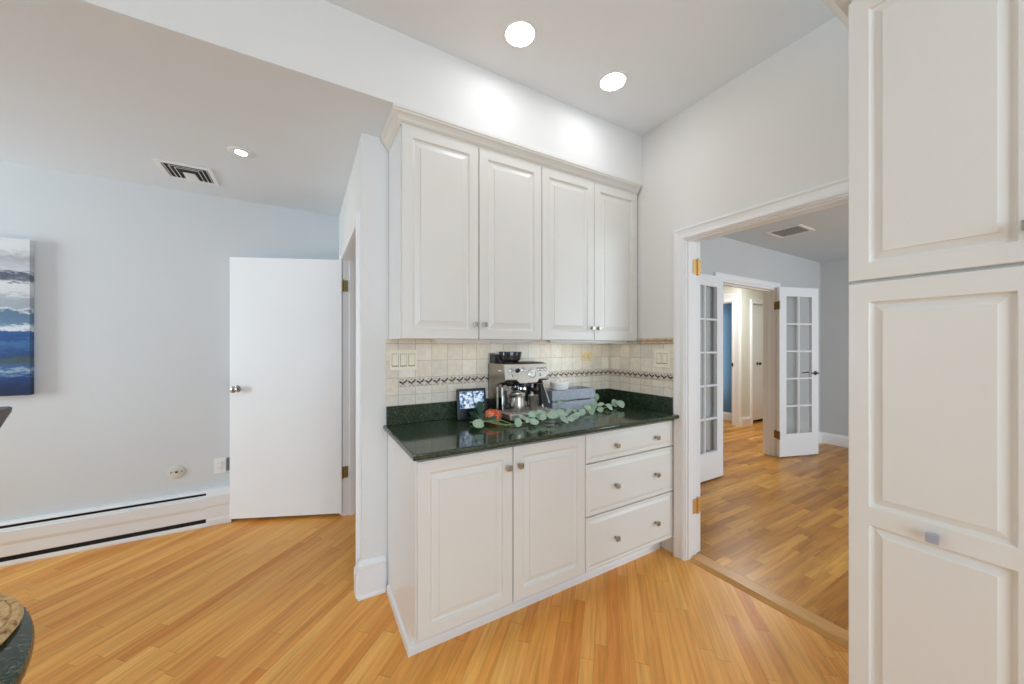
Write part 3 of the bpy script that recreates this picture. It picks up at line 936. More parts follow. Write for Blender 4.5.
S1 = [(-0.010, 0.002, 0.013, 0.0055, -0.5), (0.011, 0.004, 0.013, 0.0055, 0.6), (0.0, -0.008, 0.006, 0.004, 0.0), (0.020, 0.014, 0.006, 0.004, -0.5)]
S2 = [(-0.012, -0.018, 0.006, 0.004, 0.3), (0.010, -0.017, 0.006, 0.004, -0.3), (-0.002, 0.017, 0.006, 0.0035, 0.2)]
PB = lambda u, d, z: (0.46 + u, YW - 0.0095 - d, z)
PR = lambda u, d, z: (XR - 0.0095 - d, 1.484 + u, z)
for m_, s_ in ((M_CHIP, S1), (M_CHIPR, S2)):
    chips(m_, XR - 0.012 - 0.46, PB, s_)
    chips(m_, YW - 0.012 - 1.484, PR, s_)


# ------------------------------------------------------------------ cabinets
def knob(parent, x, y, z, axis='y', m=None):
    """square faceted pull on a short stem, facing -y (or -x)"""
    mb = MB()
    mb.lathe([(0.009, 0), (0.009, 0.002), (0.005, 0.004), (0.005, 0.016), (0.009, 0.018)], 14, Matrix.Rotation(PI / 2, 4, 'X'))
    h = 0.0125
    mb.prism([(-h, -h), (h, -h), (h, h), (-h, h)], 'y', -0.028, -0.017, 0.002)
    if axis == 'x':
        mb.xform(Matrix.Rotation(-PI / 2, 4, 'Z'))
    mb.xform(Matrix.Translation((x, y, z)))
    return mb.build('knob', m or M_NICKEL, parent)


def raised_door(parent, x0, x1, z0, z1, y, kx, kz, stile=0.052):
    mb = panel_front(MB(), x0, x1, z0, z1, 0.02, [(x0 + stile, x1 - stile, z0 + stile, z1 - stile, RAISED)], lambda x, d, z: (x, y + d, z))
    d = mb.build('door', M_CAB, parent)
    knob(d, kx, y, kz)
    return d


def drawer_front(parent, x0, x1, z0, z1, y, kxs, kz):
    i = 0.012
    prof = [(0.0, 0.0), (0.004, 0.0005), (0.007, 0.004), (0.024, -0.003), (0.026, -0.0035)]
    # outer lip set back, field standing forward
    mb = panel_front(MB(), x0, x1, z0, z1, 0.02, [(x0 + i, x1 - i, z0 + i, z1 - i, [(k, d) for k, d in prof])], lambda x, d, z: (x, y + d, z))
    d = mb.build('drawer', M_CAB, parent)
    for kx in kxs:
        knob(d, kx, y - 0.003, kz)
    return d


# base cabinets
YD, YBK = 1.478, YW - 0.004
b1 = thing('base_cabinet', 'white two-door base cabinet at left under green counter', 'cabinet')
mb = MB()
mb.prism([(YD + 0.022, 0.112), (YD + 0.022, 0.888), (YBK, 0.888), (YBK, 0.0), (1.586, 0.0), (1.586, 0.112)], 'x', 0.403, 0.421)
mb.build('end_panel', M_CABS, b1)
MB().box(0.421, 1.3155, YD + 0.0215, YBK, 0.112, 0.888).build('body', M_CAB, b1)
MB().box(0.421, 1.3155, 1.586, 1.60, 0.0, 0.112).build('toe_kick', M_CABS, b1)
shoe = [(0, 0), (0.011, 0), (0.011, 0.030), (0.008, 0.040), (0, 0.044)]
MB().sweep([(0.403, YW - 0.026), (0.403, 1.586), (1.3155, 1.586)], [(-o, h) for o, h in shoe], XY).build('shoe_moulding', M_CABS, b1)
raised_door(b1, 0.407, 0.8615, 0.126, 0.872, YD, 0.832, 0.780)
raised_door(b1, 0.8665, 1.3135, 0.126, 0.872, YD, 0.897, 0.780)
b2 = thing('base_cabinet', 'white three-drawer base cabinet beside the doorway casing', 'cabinet')
MB().box(1.3165, 2.070, YD + 0.0215, YBK, 0.112, 0.888).build('body', M_CAB, b2)
MB().box(1.3165, 2.070, 1.586, 1.60, 0.0, 0.112).build('toe_kick', M_CABS, b2)
MB().sweep([(1.3165, 1.586), (2.048, 1.586)], [(-o, h) for o, h in shoe], XY).build('shoe_moulding', M_CABS, b2)
KX = (1.537, 1.882)
drawer_front(b2, 1.3185, 2.054, 0.713, 0.872, YD, KX, 0.788)
drawer_front(b2, 1.3185, 2.054, 0.423, 0.706, YD, KX, 0.560)
drawer_front(b2, 1.3185, 2.054, 0.122, 0.416, YD, KX, 0.262)

# countertop with rounded front edge and upstand
ct = thing('countertop', 'speckled dark green granite countertop with upstand', 'countertop', (0.377, 1.439, 0.914))
ox, oy, oz = 0.377, 1.439, 0.914
t_ = 0.0255
edge = [(0, -t_), (0.005, -t_ + 0.0015), (0.0085, -t_ / 2 - 0.006), (0.0095, -t_ / 2), (0.0085, -t_ / 2 + 0.006), (0.005, -0.0015), (0, 0)]
mb = MB()
x0, x1, yf, yb = 0.0095, 2.0535 - ox, 0.0095, YW - 0.001 - oy
top = [(x0, yf), (x1, yf), (x1, 1.484 - oy), (2.0785 - ox, 1.484 - oy), (2.0785 - ox, yb), (x0, yb)]
mb.prism(top, 'z', -t_, 0.0)
mb.sweep([(x0, yb), (x0, yf), (x1, yf), (x1, yf + 0.03)], [(-o, h) for o, h in edge], XY)
mb.build('slab', M_GRAN, ct, smooth=True)
mb = MB().box(0.394 - ox, 2.0785 - ox, YW - 0.023 - oy, YW - 0.001 - oy, 0.0005, 0.104, 0.0015)
mb.box(2.0585 - ox, 2.0785 - ox, 1.497 - oy, YW - 0.023 - oy, 0.0005, 0.104, 0.0015)
mb.build('upstand', M_GRAN, ct)

# wall cabinets
YU, ZU0, ZU1 = 1.775, 1.388, 2.432
u1 = thing('upper_cabinet', 'white two-door wall cabinet above the light switches', 'cabinet')
mb = MB().box(0.411, 1.2375, YU + 0.0215, YBK, ZU0 + 0.002, 2.4965)
mb.build('body', M_CAB, u1)
MB().box(0.4085, 0.411, YU + 0.0215, YBK, ZU0 + 0.001, 2.4955).build('end_panel', M_CABS, u1)
raised_door(u1, 0.412, 0.8205, ZU0, ZU1, YU, 0.796, 1.468)
raised_door(u1, 0.8255, 1.2355, ZU0, ZU1, YU, 0.850, 1.468)
u2 = thing('upper_cabinet', 'white two-door wall cabinet in the corner by doorway', 'cabinet')
MB().box(1.2385, 2.070, YU + 0.0215, YBK, ZU0 + 0.002, 2.4965).build('body', M_CAB, u2)
raised_door(u2, 1.2405, 1.6555, ZU0, ZU1, YU, 1.632, 1.468)
raised_door(u2, 1.6605, 2.067, ZU0, ZU1, YU, 1.688, 1.468)
for (a, b, lab) in ((0.60, 1.20, 'slim white light bar added under the left wall cabinet'), (1.34, 2.02, 'slim white light bar added under the corner wall cabinet')):  # light bars added to lift the shaded backsplash tiles
    ul = thing('added_tile_light', lab, 'light', ((a + b) / 2, 1.86, ZU0 + 0.0015))
    hw = (b - a) / 2
    MB().prism([(-0.028, 0), (-0.028, -0.014), (-0.022, -0.019), (-0.012, -0.020), (0.028, -0.003), (0.028, 0)], 'x', -hw, hw, 0.0008).build('housing', M_WHITEP, ul)
    MB().prism([(-0.008, -0.0180), (-0.0085, -0.0200), (0.0225, -0.0070), (0.0230, -0.0050)], 'x', -hw + 0.02, hw - 0.02).build('diffuser', M_ULAMP, ul)
crown = [(0, 2.428), (0.004, 2.428), (0.005, 2.436), (0.012, 2.440), (0.018, 2.446), (0.022, 2.456), (0.030, 2.466), (0.040, 2.472), (0.041, 2.480), (0.045, 2.482), (0.045, 2.4968), (0, 2.4968)]
mb = MB().sweep([(0.4085, YBK), (0.4085, YU + 0.004), (2.062, YU + 0.004)], [(-o, h) for o, h in crown], XY)
tag(mb.build('crown_moulding', M_CAB), 'white crown moulding along the tops of wall cabinets', 'moulding')

# tall pantry, front on X = 1.5, doors facing -X
XP, YP = 1.5, 0.452
pn = thing('pantry_cabinet', 'tall white pantry cabinet with raised-panel doors beside the doorway', 'cabinet')
MB().box(XP + 0.0215, XR - 0.004, YP - 0.735, YP - 0.001, 0.09, 2.475).build('body', M_CAB, pn)
MB().box(XP + 0.08, XR - 0.004, YP - 0.735, YP - 0.001, 0.0, 0.09).build('toe_kick', M_CABS, pn)
PX = lambda x, d, z: (XP + d, -x, z)
RP = [(0.002, 0.002), (0.004, 0.008), (0.009, 0.0105), (0.011, 0.0105), (0.030, 0.0045), (0.0305, 0.0010)]
for j in range(2):
    a0, a1 = -YP + j * 0.3665, -YP + j * 0.3665 + 0.363
    s0, s1 = a0 + 0.048, a1 - 0.048
    mb = panel_front(MB(), a0, a1, 1.557, 2.44, 0.02, [(s0, s1, 1.608, 2.39, RP)], PX)
    d = mb.build('door', M_CAB, pn)
    knob(d, XP, -(a1 - 0.03) if j == 0 else -(a0 + 0.03), 1.64, 'x')
    mb = panel_front(MB(), a0, a1, 0.10, 1.548, 0.02, [(s0, s1, 0.152, 0.806, RP), (s0, s1, 0.861, 1.489, RP)], PX)
    d = mb.build('door', M_CAB, pn)
    knob(d, XP, -(a0 + a1) / 2, 0.830, 'x', M_PALE)
pc = [(0, 2.472), (0.032, 2.473), (0.035, 2.482), (0.042, 2.490), (0.050, 2.502), (0.064, 2.518), (0.074, 2.526), (0.078, 2.545), (0, 2.545)]
MB().sweep([(XR - 0.004, YP), (XP, YP), (XP, YP - 0.735)], [(-o, h) for o, h in pc], lambda a, b, h: (a, b, h)).build('crown', M_CAB, pn)


# ------------------------------------------------------------------ switches, outlets, wall plates
def plate(name, label, cat, w, h, loc, rz, m, kind):
    """face towards local -y"""
    t = thing(name, label, cat, loc, rz)
    MB().box(-w / 2, w / 2, -0.006, 0, -h / 2, h / 2, 0.002).build('cover_plate', m, t)
    if kind[0] == 'rocker':
        for i in range(kind[1]):
            x = (i - (kind[1] - 1) / 2) * 0.046
            MB().prism([(-0.0065, -0.033), (-0.009, 0.033), (-0.004, 0.034), (-0.004, -0.034)], 'x', x - 0.0165, x + 0.0165, 0.0008).build('rocker', m, t)
            MB().box(x - 0.0185, x + 0.0185, -0.0066, -0.005, -0.036, 0.036).build('rocker_gap_shade', M_GAP, t)  # painted shadow outline behind the rocker
    elif kind[0] == 'outlet_h':
        for s in (-1, 1):
            MB().lathe([(0.0182, 0), (0.0182, 0.0006)], 24, Matrix.Translation((s * 0.0195, -0.006, 0)) @ Matrix.Rotation(PI / 2, 4, 'X')).build('socket_gap_shade', M_GAP, t)  # painted shadow outline round the socket
            MB().lathe([(0.0165, 0), (0.0165, 0.002), (0.015, 0.003)], 24, Matrix.Translation((s * 0.0195, -0.006, 0)) @ Matrix.Rotation(PI / 2, 4, 'X')).build('socket', m, t)
            q = MB().box(s * 0.0195 - 0.006, s * 0.0195 - 0.001, -0.0094, -0.0085, 0.003, 0.005).box(s * 0.0195 - 0.006, s * 0.0195 - 0.001, -0.0094, -0.0085, -0.005, -0.003)
            q.build('slot', M_DARK, t)
    elif kind[0] == 'outlet_v':
        for s in (-1, 1):
            MB().lathe([(0.0165, 0), (0.0165, 0.002), (0.015, 0.003)], 24, Matrix.Translation((0, -0.006, s * 0.0195)) @ Matrix.Rotation(PI / 2, 4, 'X')).build('socket', m, t)
            q = MB().box(-0.0085, -0.0065, -0.0094, -0.0085, s * 0.0195 - 0.003, s * 0.0195 + 0.005).box(0.0065, 0.0085, -0.0094, -0.0085, s * 0.0195 - 0.003, s * 0.0195 + 0.005)
            q.build('slot', M_DARK, t)
    for sx in ([0] if w < 0.08 else [-0.023, 0.023] if w < 0.13 else [-0.046, 0, 0.046]):
        for sz in ([-1, 1] if kind[0] == 'rocker' else [0]):
            MB().lathe([(0.003, 0), (0.0025, 0.001), (0, 0.0012)], 10, Matrix.Translation((sx, -0.006, sz * 0.048)) @ Matrix.Rotation(PI / 2, 4, 'X')).build('screw', m, t)
    return t


plate('light_switch', 'ivory triple light switch left of the coffee machine', 'switch', 0.150, 0.112, (0.487, YW - 0.0082, 1.272), 0, M_IVORY, ('rocker', 3))
plate('light_switch', 'ivory double light switch beside the doorway casing', 'switch', 0.118, 0.120, (XR - 0.0082, 1.570, 1.268), -PI / 2, M_IVORY, ('rocker', 2))
plate('power_outlet', 'yellowed sideways outlet on tiles above the grey crate', 'outlet', 0.100, 0.074, (1.85, YW - 0.0082, 1.274), 0, M_IVORYY, ('outlet_h',))
po = plate('power_outlet', 'white upright outlet low on wall beside slab door', 'outlet', 0.074, 0.116, (-0.556, YL, 0.432), 0, M_WHITEP, ('outlet_v',))
MB().box(0.039, 0.060, -0.03, -0.0005, -0.040, 0.050, 0.003).build('cord_adapter', M_GREYF, po)
rp_ = thing('wall_cover', 'oval cream cover plate with holes above the heater', 'wall plate', (-0.808, YL, 0.425))
cv = MB().lathe([(0.049, 0), (0.049, 0.003), (0.044, 0.006), (0, 0.006)], 32, Matrix.Rotation(PI / 2, 4, 'X'))
cv.build('plate', M_COVER, rp_, smooth=True)
for x, r in ((0, 0.008), (-0.03, 0.0045), (0.03, 0.0045)):
    MB().lathe([(r, 0), (r, 0.0015)], 14, Matrix.Translation((x, -0.0058, 0)) @ Matrix.Rotation(PI / 2, 4, 'X')).build('hole', M_PEWTER, rp_)

# ------------------------------------------------------------------ baseboard heater
hx0, hx1 = -4.4, -0.63
ht = thing('baseboard_heater', 'long white baseboard heater below the grey wall', 'heater', ((hx0 + hx1) / 2, YL, 0))
c = -(hx0 + hx1) / 2
L0, L1 = hx0 + c, hx1 + c
MB().prism([(-0.001, 0.012), (-0.001, 0.262), (-0.030, 0.262), (-0.046, 0.252), (-0.046, 0.247), (-0.030, 0.255), (-0.006, 0.255), (-0.006, 0.012)], 'x', L0, L1).build('back_housing', M_HEAT, ht)
MB().prism([(-0.060, 0.218), (-0.064, 0.213), (-0.064, 0.150), (-0.058, 0.128), (-0.060, 0.062), (-0.055, 0.058), (-0.052, 0.064), (-0.052, 0.130), (-0.058, 0.150), (-0.058, 0.212), (-0.052, 0.224)], 'x', L0, L1).build('front_cover', M_HEAT, ht)
MB().prism([(-0.048, 0.232), (-0.058, 0.226), (-0.057, 0.2225), (-0.047, 0.228)], 'x', L0, L1).build('damper', M_HEAT, ht)
MB().prism([(-0.001, 0.0), (-0.058, 0.0), (-0.060, 0.010), (-0.055, 0.030), (-0.052, 0.010), (-0.001, 0.008)], 'x', L0, L1).build('floor_rail', M_HEAT, ht)
MB().box(L0, L1, -0.046, -0.010, 0.012, 0.235).build('shaded_fin_block', M_DARK, ht)  # plain black fin block, extended down to paint the slot's shade
MB().prism([(-0.001, 0.002), (-0.064, 0.002), (-0.066, 0.045), (-0.062, 0.060), (-0.062, 0.140), (-0.067, 0.155), (-0.067, 0.224), (-0.050, 0.272), (-0.001, 0.276)], 'x', L1, L1 + 0.15, 0.001).build('end_cap', M_HEAT, ht)

# ------------------------------------------------------------------ painting
pt = thing('canvas_painting', 'abstract blue and white seascape canvas on grey wall', 'painting', (-1.99, YL - 0.002, 0))
MB().box(-0.5, 0.5, -0.042, 0, 1.043, 2.02, 0.003).build('canvas', M_PAINTING, pt)


# ------------------------------------------------------------------ ceiling vents and recessed lights
def vent_frame(w, d, lip):
    mb = MB()
    for (a, b, e, f) in ((-w / 2, w / 2, -d / 2, -d / 2 + lip), (-w / 2, w / 2, d / 2 - lip, d / 2), (-w / 2, -w / 2 + lip, -d / 2 + lip, d / 2 - lip), (w / 2 - lip, w / 2, -d / 2 + lip, d / 2 - lip)):
        mb.box(a, b, e, f, -0.008, 0.0, 0.0015)
    return mb


v1 = thing('ceiling_vent', 'square white air diffuser on the dining ceiling', 'vent', (-0.657, 3.125, ZL - 0.0005))
vent_frame(0.28, 0.275, 0.026).build('frame', M_WHITEP, v1)
MB().box(-0.115, 0.115, -0.112, 0.112, -0.0025, -0.0005).build('duct', M_DARK, v1)
for i in range(3):
    s = 0.108 - i * 0.024
    # three-way louvres: a U of sloped blades opening to the rear
    mb = MB()
    bl = [(0.0, -0.0012), (0.004, -0.0012), (0.003, -0.005), (0.0, -0.005)]
    mb.sweep([(-s, 0.112), (-s, -s), (s, -s), (s, 0.112)], [(o, h) for o, h in bl], XY)
    mb.build('louvre', M_WHITEP, v1)
MB().prism([(-0.036, 0.112), (0.036, 0.112), (0.030, 0.0), (-0.030, 0.0)], 'z', -0.007, -0.0012, 0.001).build('louvre', M_WHITEP, v1)
v2 = thing('ceiling_vent', 'white slatted air vent on the ceiling past doorway', 'vent', (4.245, 1.73, 2.5095))
vent_frame(0.34, 0.30, 0.028).build('frame', M_WHITEP, v2)
MB().box(-0.142, 0.142, -0.122, 0.122, -0.0025, -0.0005).build('duct', M_DARK, v2)
for i in range(7):
    x = -0.120 + i * 0.040
    MB().prism([(x, -0.0015), (x + 0.004, -0.0015), (x + 0.004, -0.0075), (x, -0.0075)], 'y', -0.122, 0.122).build('slat', M_WHITEP, v2)


def downlight(label, x, y, z, r, rt, glow, grp=None, inset=0.0):
    t = thing('recessed_light', label, 'light', (x, y, z - 0.0005), group=grp)
    prof = [(rt, 0), (rt, -0.003), (rt - 0.006, -0.007), (r + 0.002, -0.006), (r, -0.001), (r, 0)]
    MB().lathe(prof + [prof[0]], 40, cap=False).build('trim_ring', M_WHITEP, t, smooth=True)
    MB().lathe([(r, -0.0035), (r * 0.9, -0.0045), (0, -0.005)] if not inset else [(r, -0.0012), (0, -0.0014)], 40, cap=False).build('lens', glow, t)
    return t


downlight('bright recessed ceiling light over the middle of cabinets', 0.893, 1.462, ZH, 0.066, 0.080, M_LAMP)
downlight('bright recessed ceiling light nearer the doorway wall', 1.504, 1.462, ZH, 0.066, 0.080, M_LAMP)
downlight('small recessed light in the lower dining ceiling', -0.320, 2.638, ZL, 0.029, 0.066, M_LAMPD)
for i, (x, y) in enumerate(((-0.3, -0.6), (1.1, -0.6), (-0.3, -2.0), (1.1, -2.0))):  # unseen lamps added behind the viewer only to light the room
    downlight(['added unseen recessed light over the kitchen floor, near left', 'added unseen recessed light over the kitchen floor, near the pantry', 'added unseen recessed light by the rear window, left', 'added unseen recessed light by the rear window, right'][i], x, y, ZH, 0.066, 0.080, M_LAMP)

# ------------------------------------------------------------------ espresso machine
em = thing('espresso_machine', 'brushed steel espresso machine with dark bean hopper', 'coffee machine', (1.172, 1.905, 0.914))
# body: C-shaped side profile (y, z)
prof = [(0.142, 0.052), (0.142, 0.322), (0.134, 0.330), (-0.046, 0.330), (-0.056, 0.324), (-0.076, 0.236), (-0.062, 0.224), (-0.020, 0.218), (0.020, 0.205), (0.030, 0.190), (0.030, 0.052)]
MB().prism(prof, 'x', -0.156, 0.156, 0.003).build('housing', M_STEEL, em)
# side wings of the recess
for s in (-1, 1):
    MB().prism([(0.031, 0.052), (0.031, 0.2), (-0.010, 0.212), (-0.022, 0.19), (-0.028, 0.052)], 'x', min(s * 0.150, s * 0.136), max(s * 0.150, s * 0.136), 0.002).build('side_wing', M_STEELP, em)
# front fascia, lower edge dips round the group head
fp = [(-0.152, 0.326), (0.152, 0.326), (0.155, 0.262), (0.120, 0.240), (0.080, 0.236), (0.060, 0.212), (-0.062, 0.212), (-0.084, 0.234), (-0.153, 0.238)]
mb = MB().prism(fp, 'y', -0.006, 0.0, 0.0015)
tilt = Matrix.Translation((0, -0.0565, 0.324)) @ Matrix.Rotation(-math.atan2(0.020, 0.088), 4, 'X') @ Matrix.Translation((0, 0, -0.324))
mb.xform(tilt)
fas = mb.build('fascia', M_FASCIA, em)


def on_fascia(mbx, x, z):
    mbx.xform(tilt @ Matrix.Translation((x, -0.006, z)) @ Matrix.Rotation(PI / 2, 4, 'X'))
    return mbx


g = on_fascia(MB().lathe([(0.027, 0), (0.027, 0.006), (0.0235, 0.008), (0.0235, 0.005), (0, 0.005)], 32), 0.028, 0.268).build('pressure_gauge', M_CHROME, em, smooth=True)
on_fascia(MB().lathe([(0.0232, 0.0052), (0.0232, 0.0062), (0, 0.0062)], 28), 0.028, 0.268).build('dial', M_WHITEC, g)
nd = MB().box(-0.001, 0.001, -0.001, 0.017, 0.0062, 0.0075)
nd.xform(Matrix.Rotation(0.8, 4, 'Z'))
on_fascia(nd, 0.028, 0.268).build('needle', M_DARK, g)
for x, z, r in ((-0.112, 0.292, 0.010), (-0.030, 0.294, 0.010), (0.078, 0.292, 0.010), (0.104, 0.292, 0.010), (0.130, 0.292, 0.010), (0.086, 0.258, 0.006), (-0.112, 0.260, 0.006)):
    bt = on_fascia(MB().lathe([(r + 0.003, 0), (r + 0.003, 0.002), (r, 0.003), (r, 0.005), (r * 0.8, 0.006), (0, 0.006)], 20), x, z)
    bt.build('button', M_CHROME, em, smooth=True)
on_fascia(MB().lathe([(0.013, 0), (0.013, 0.012), (0.011, 0.015), (0, 0.015)], 20), -0.072, 0.288).build('grind_dial', M_BLACK, em, smooth=True)
# top: cup tray and hopper
MB().box(-0.035, 0.145, -0.040, 0.125, 0.3295, 0.334, 0.001).build('cup_tray', M_DARK, em)
mb = MB()
for q in range(9):
    x = -0.022 + q * 0.019
    mb.box(x, x + 0.006, -0.032, 0.118, 0.334, 0.3365)
mb.build('tray_grille', M_STEEL, em)
hp = MB().lathe([(0.050, 0.329), (0.052, 0.342), (0.066, 0.352), (0.071, 0.376), (0.071, 0.384), (0.074, 0.386), (0.074, 0.398), (0.070, 0.402), (0, 0.404)], 36, Matrix.Translation((-0.046, 0.060, 0)))
hp.build('bean_hopper', M_SMOKE, em, smooth=True)
MB().box(-0.154, -0.118, 0.075, 0.138, 0.3295, 0.384, 0.004).build('tank_handle', M_BLACK, em)
MB().box(-0.156, 0.150, 0.1385, 0.146, 0.05, 0.326, 0.002).build('water_tank', M_BLACK, em)
MB().box(-0.156, -0.112, 0.139, 0.145, 0.326, 0.394, 0.002).build('tank_edge', M_STEEL, em)
# recess: group head, portafilter, outlet
MB().lathe([(0.036, 0.222), (0.038, 0.205), (0.038, 0.188), (0.030, 0.184), (0, 0.184)], 28, Matrix.Translation((0.0, -0.030, 0))).build('group_head', M_BLACK, em, smooth=True)
MB().lathe([(0.026, 0.226), (0.028, 0.206), (0.022, 0.196), (0, 0.196)], 24, Matrix.Translation((-0.095, -0.028, 0))).build('grinder_spout', M_BLACK, em, smooth=True)
pf = MB().lathe([(0.034, 0.190), (0.035, 0.172), (0.026, 0.160), (0.010, 0.152), (0, 0.152)], 28, Matrix.Translation((0.0, -0.030, 0)))
pf.build('portafilter', M_STEELP, em, smooth=True)
MB().tube([(0.006, -0.064, 0.180), (0.012, -0.085, 0.178), (0.020, -0.120, 0.172), (0.026, -0.150, 0.166)], 0.010, 14, 0.013).build('portafilter_handle', M_BLACK, em, smooth=True)
# steam wand on the right with its dark grip
MB().tube([(0.122, -0.020, 0.222), (0.126, -0.036, 0.215), (0.132, -0.050, 0.19), (0.144, -0.078, 0.12), (0.148, -0.088, 0.085)], 0.0055, 10).build('steam_wand', M_STEELP, em, smooth=True)
MB().tube([(0.118, -0.040, 0.195), (0.116, -0.050, 0.150), (0.114, -0.062, 0.095), (0.113, -0.066, 0.075)], 0.017, 16, 0.024).build('wand_grip', M_BLACK, em, smooth=True)
MB().box(-0.135, 0.135, 0.024, 0.0305, 0.055, 0.195).build('splash_panel', M_CHROME, em)
# drip tray with grille and feet
MB().box(-0.156, 0.156, -0.136, 0.142, 0.010, 0.046, 0.006).build('drip_tray', M_FASCIA, em)
mb = MB()
for q in range(15):
    y = -0.128 + q * 0.0095
    mb.box(-0.145, 0.145, y, y + 0.005, 0.046, 0.051)
mb.box(-0.15, -0.143, -0.13, 0.02, 0.0455, 0.052).box(0.143, 0.15, -0.13, 0.02, 0.0455, 0.052)
mb.build('drip_grille', M_FASCIA, em)
MB().box(-0.146, 0.146, -0.131, 0.022, 0.0455, 0.0465).build('tray_well', M_DARK, em)
for sx in (-1, 1):
    for sy in (-0.11, 0.12):
        MB().lathe([(0.014, 0), (0.016, 0.004), (0.016, 0.011), (0, 0.011)], 16, Matrix.Translation((sx * 0.13, sy, 0))).build('foot', M_BLACK, em)
MB().box(-0.1575, -0.156, -0.030, 0.012, 0.286, 0.293, 0.0006).build('brand_badge', M_WHITEP, em)

# steel milk jug and small steel cup on the drip tray
jug = thing('milk_jug', 'steel milk jug standing on the drip tray', 'jug', (1.100, 1.822, 0.9652))
MB().lathe([(0, 0), (0.038, 0.0), (0.041, 0.006), (0.042, 0.045), (0.036, 0.078), (0.036, 0.092), (0.040, 0.104), (0.038, 0.104), (0.0345, 0.092), (0.0345, 0.078), (0.040, 0.045), (0.039, 0.008), (0, 0.004)], 36, cap=False).build('body', M_STEELJ, jug, smooth=True)
MB().tube([(-0.036, -0.010, 0.090), (-0.062, -0.014, 0.092), (-0.070, -0.016, 0.070), (-0.066, -0.015, 0.035), (-0.040, -0.010, 0.025)], 0.0065, 10).build('handle', M_BLACK, jug, smooth=True)
MB().prism([(-0.012, 0.0), (0.012, 0.0), (0.0, -0.022)], 'z', 0.094, 0.106, 0.001).xform(Matrix.Translation((0.012, -0.034, 0))).build('spout', M_STEELP, jug)
cup = thing('steel_cup', 'small steel cup right of the milk jug', 'cup', (1.205, 1.822, 0.9652))
MB().lathe([(0, 0), (0.022, 0), (0.025, 0.004), (0.030, 0.085), (0.0315, 0.088), (0.0295, 0.088), (0.024, 0.008), (0, 0.006)], 28, cap=False).build('body', M_STEELJ, cup, smooth=True)
MB().tube([(-0.027, -0.004, 0.07), (-0.044, -0.006, 0.068), (-0.044, -0.006, 0.03), (-0.024, -0.004, 0.024)], 0.0045, 8).build('handle', M_BLACK, cup, smooth=True)

# ------------------------------------------------------------------ smart photo display
sdp = thing('digital_photo_frame', 'black tabletop photo screen left of the coffee machine', 'photo frame', (0.868, 1.975, 0.914), math.radians(-7))
LT = Matrix.Translation((0, -0.012, 0.004)) @ Matrix.Rotation(-0.16, 4, 'X')
mb = MB().box(-0.090, 0.090, -0.008, 0.008, 0.0, 0.180, 0.004)
mb.xform(LT)
mb.build('bezel', M_BLACK, sdp)
mb = MB().box(-0.074, 0.074, -0.0095, -0.0082, 0.064, 0.163)
mb.xform(LT)
mb.build('screen', M_SCREEN, sdp)
MB().prism([(-0.012, 0.0), (0.055, 0.0), (0.050, 0.06), (0.018, 0.13), (0.004, 0.13)], 'x', -0.07, 0.07, 0.004).build('speaker_base', M_BLACK, sdp)

# ------------------------------------------------------------------ orange pot, crate, white dish
og = thing('candle_pot', 'squat orange mottled candle pot by coffee machine', 'candle', (0.943, 1.846, 0.914))
mb = MB().lathe([(0, 0), (0.034, 0), (0.046, 0.012), (0.050, 0.034), (0.046, 0.056), (0.038, 0.064), (0.034, 0.066), (0.031, 0.062), (0.034, 0.050), (0, 0.048)], 40, cap=False)
for v in mb.bm.verts:
    a = math.atan2(v.co.y, v.co.x)
    r = math.hypot(v.co.x, v.co.y)
    if r > 0.02:
        k = 1 + 0.035 * math.cos(10 * a)
        v.co.x *= k
        v.co.y *= k
mb.build('pot', M_ORANGE, og, smooth=True)
MB().lathe([(0.033, 0.0495), (0.033, 0.055), (0, 0.056)], 28).build('wax', M_WHITEC, og)
MB().tube([(0, 0, 0.055), (0.001, 0, 0.064)], 0.0012, 6).build('wick', M_DARK, og)

cr = thing('wooden_crate', 'weathered grey slatted crate by the coffee machine', 'crate', (1.574, 1.958, 0.914), 0)
W, D, H = 0.185, 0.078, 0.146
for y in (-D, D):
    for z0, z1 in ((0.006, 0.068), (0.080, 0.144)):
        MB().box(-W, W, y - 0.005, y + 0.005, z0, z1, 0.0012).build('slat', M_CRATE, cr)
for x in (-W + 0.006, W - 0.006):
    for z0, z1 in ((0.006, 0.068), (0.080, 0.144)):
        MB().box(x - 0.006, x + 0.006, -D + 0.005, D - 0.005, z0, z1, 0.0012).build('end_board', M_CRATE, cr)
for x in (-W + 0.020, W - 0.020):
    for y in (-D + 0.012, D - 0.012):
        MB().box(x - 0.008, x + 0.008, y - 0.007, y + 0.007, 0.004, 0.142, 0.001).build('corner_post', M_CRATE, cr)
MB().box(-W + 0.012, W - 0.012, -D + 0.005, D - 0.005, 0.0, 0.010).build('bottom_board', M_CRATE, cr)
MB().box(-W + 0.012, -0.01, -D + 0.006, D - 0.006, 0.134, 0.1455, 0.001).build('top_board', M_CRATE, cr)

ds = thing('lidded_dish', 'round white ceramic dish with looped lid on crate', 'dish', (1.487, 1.928, 1.0602), -0.9)
MB().lathe([(0, 0), (0.052, 0), (0.058, 0.004), (0.061, 0.020), (0.0615, 0.026), (0.0575, 0.026), (0.055, 0.008), (0, 0.006)], 40, cap=False).build('bowl', M_WHITEC, ds, smooth=True)
MB().lathe([(0.064, 0.0265), (0.065, 0.030), (0.064, 0.046), (0.058, 0.052), (0, 0.054)], 40).build('lid', M_WHITEC, ds, smooth=True)
pts = [(0.017 * math.cos(t), 0, 0.052 + 0.030 * math.sin(t)) for t in [PI * i / 10 for i in range(11)]]
MB().tube(pts, 0.0055, 10).build('lid_handle', M_WHITEC, ds, smooth=True)

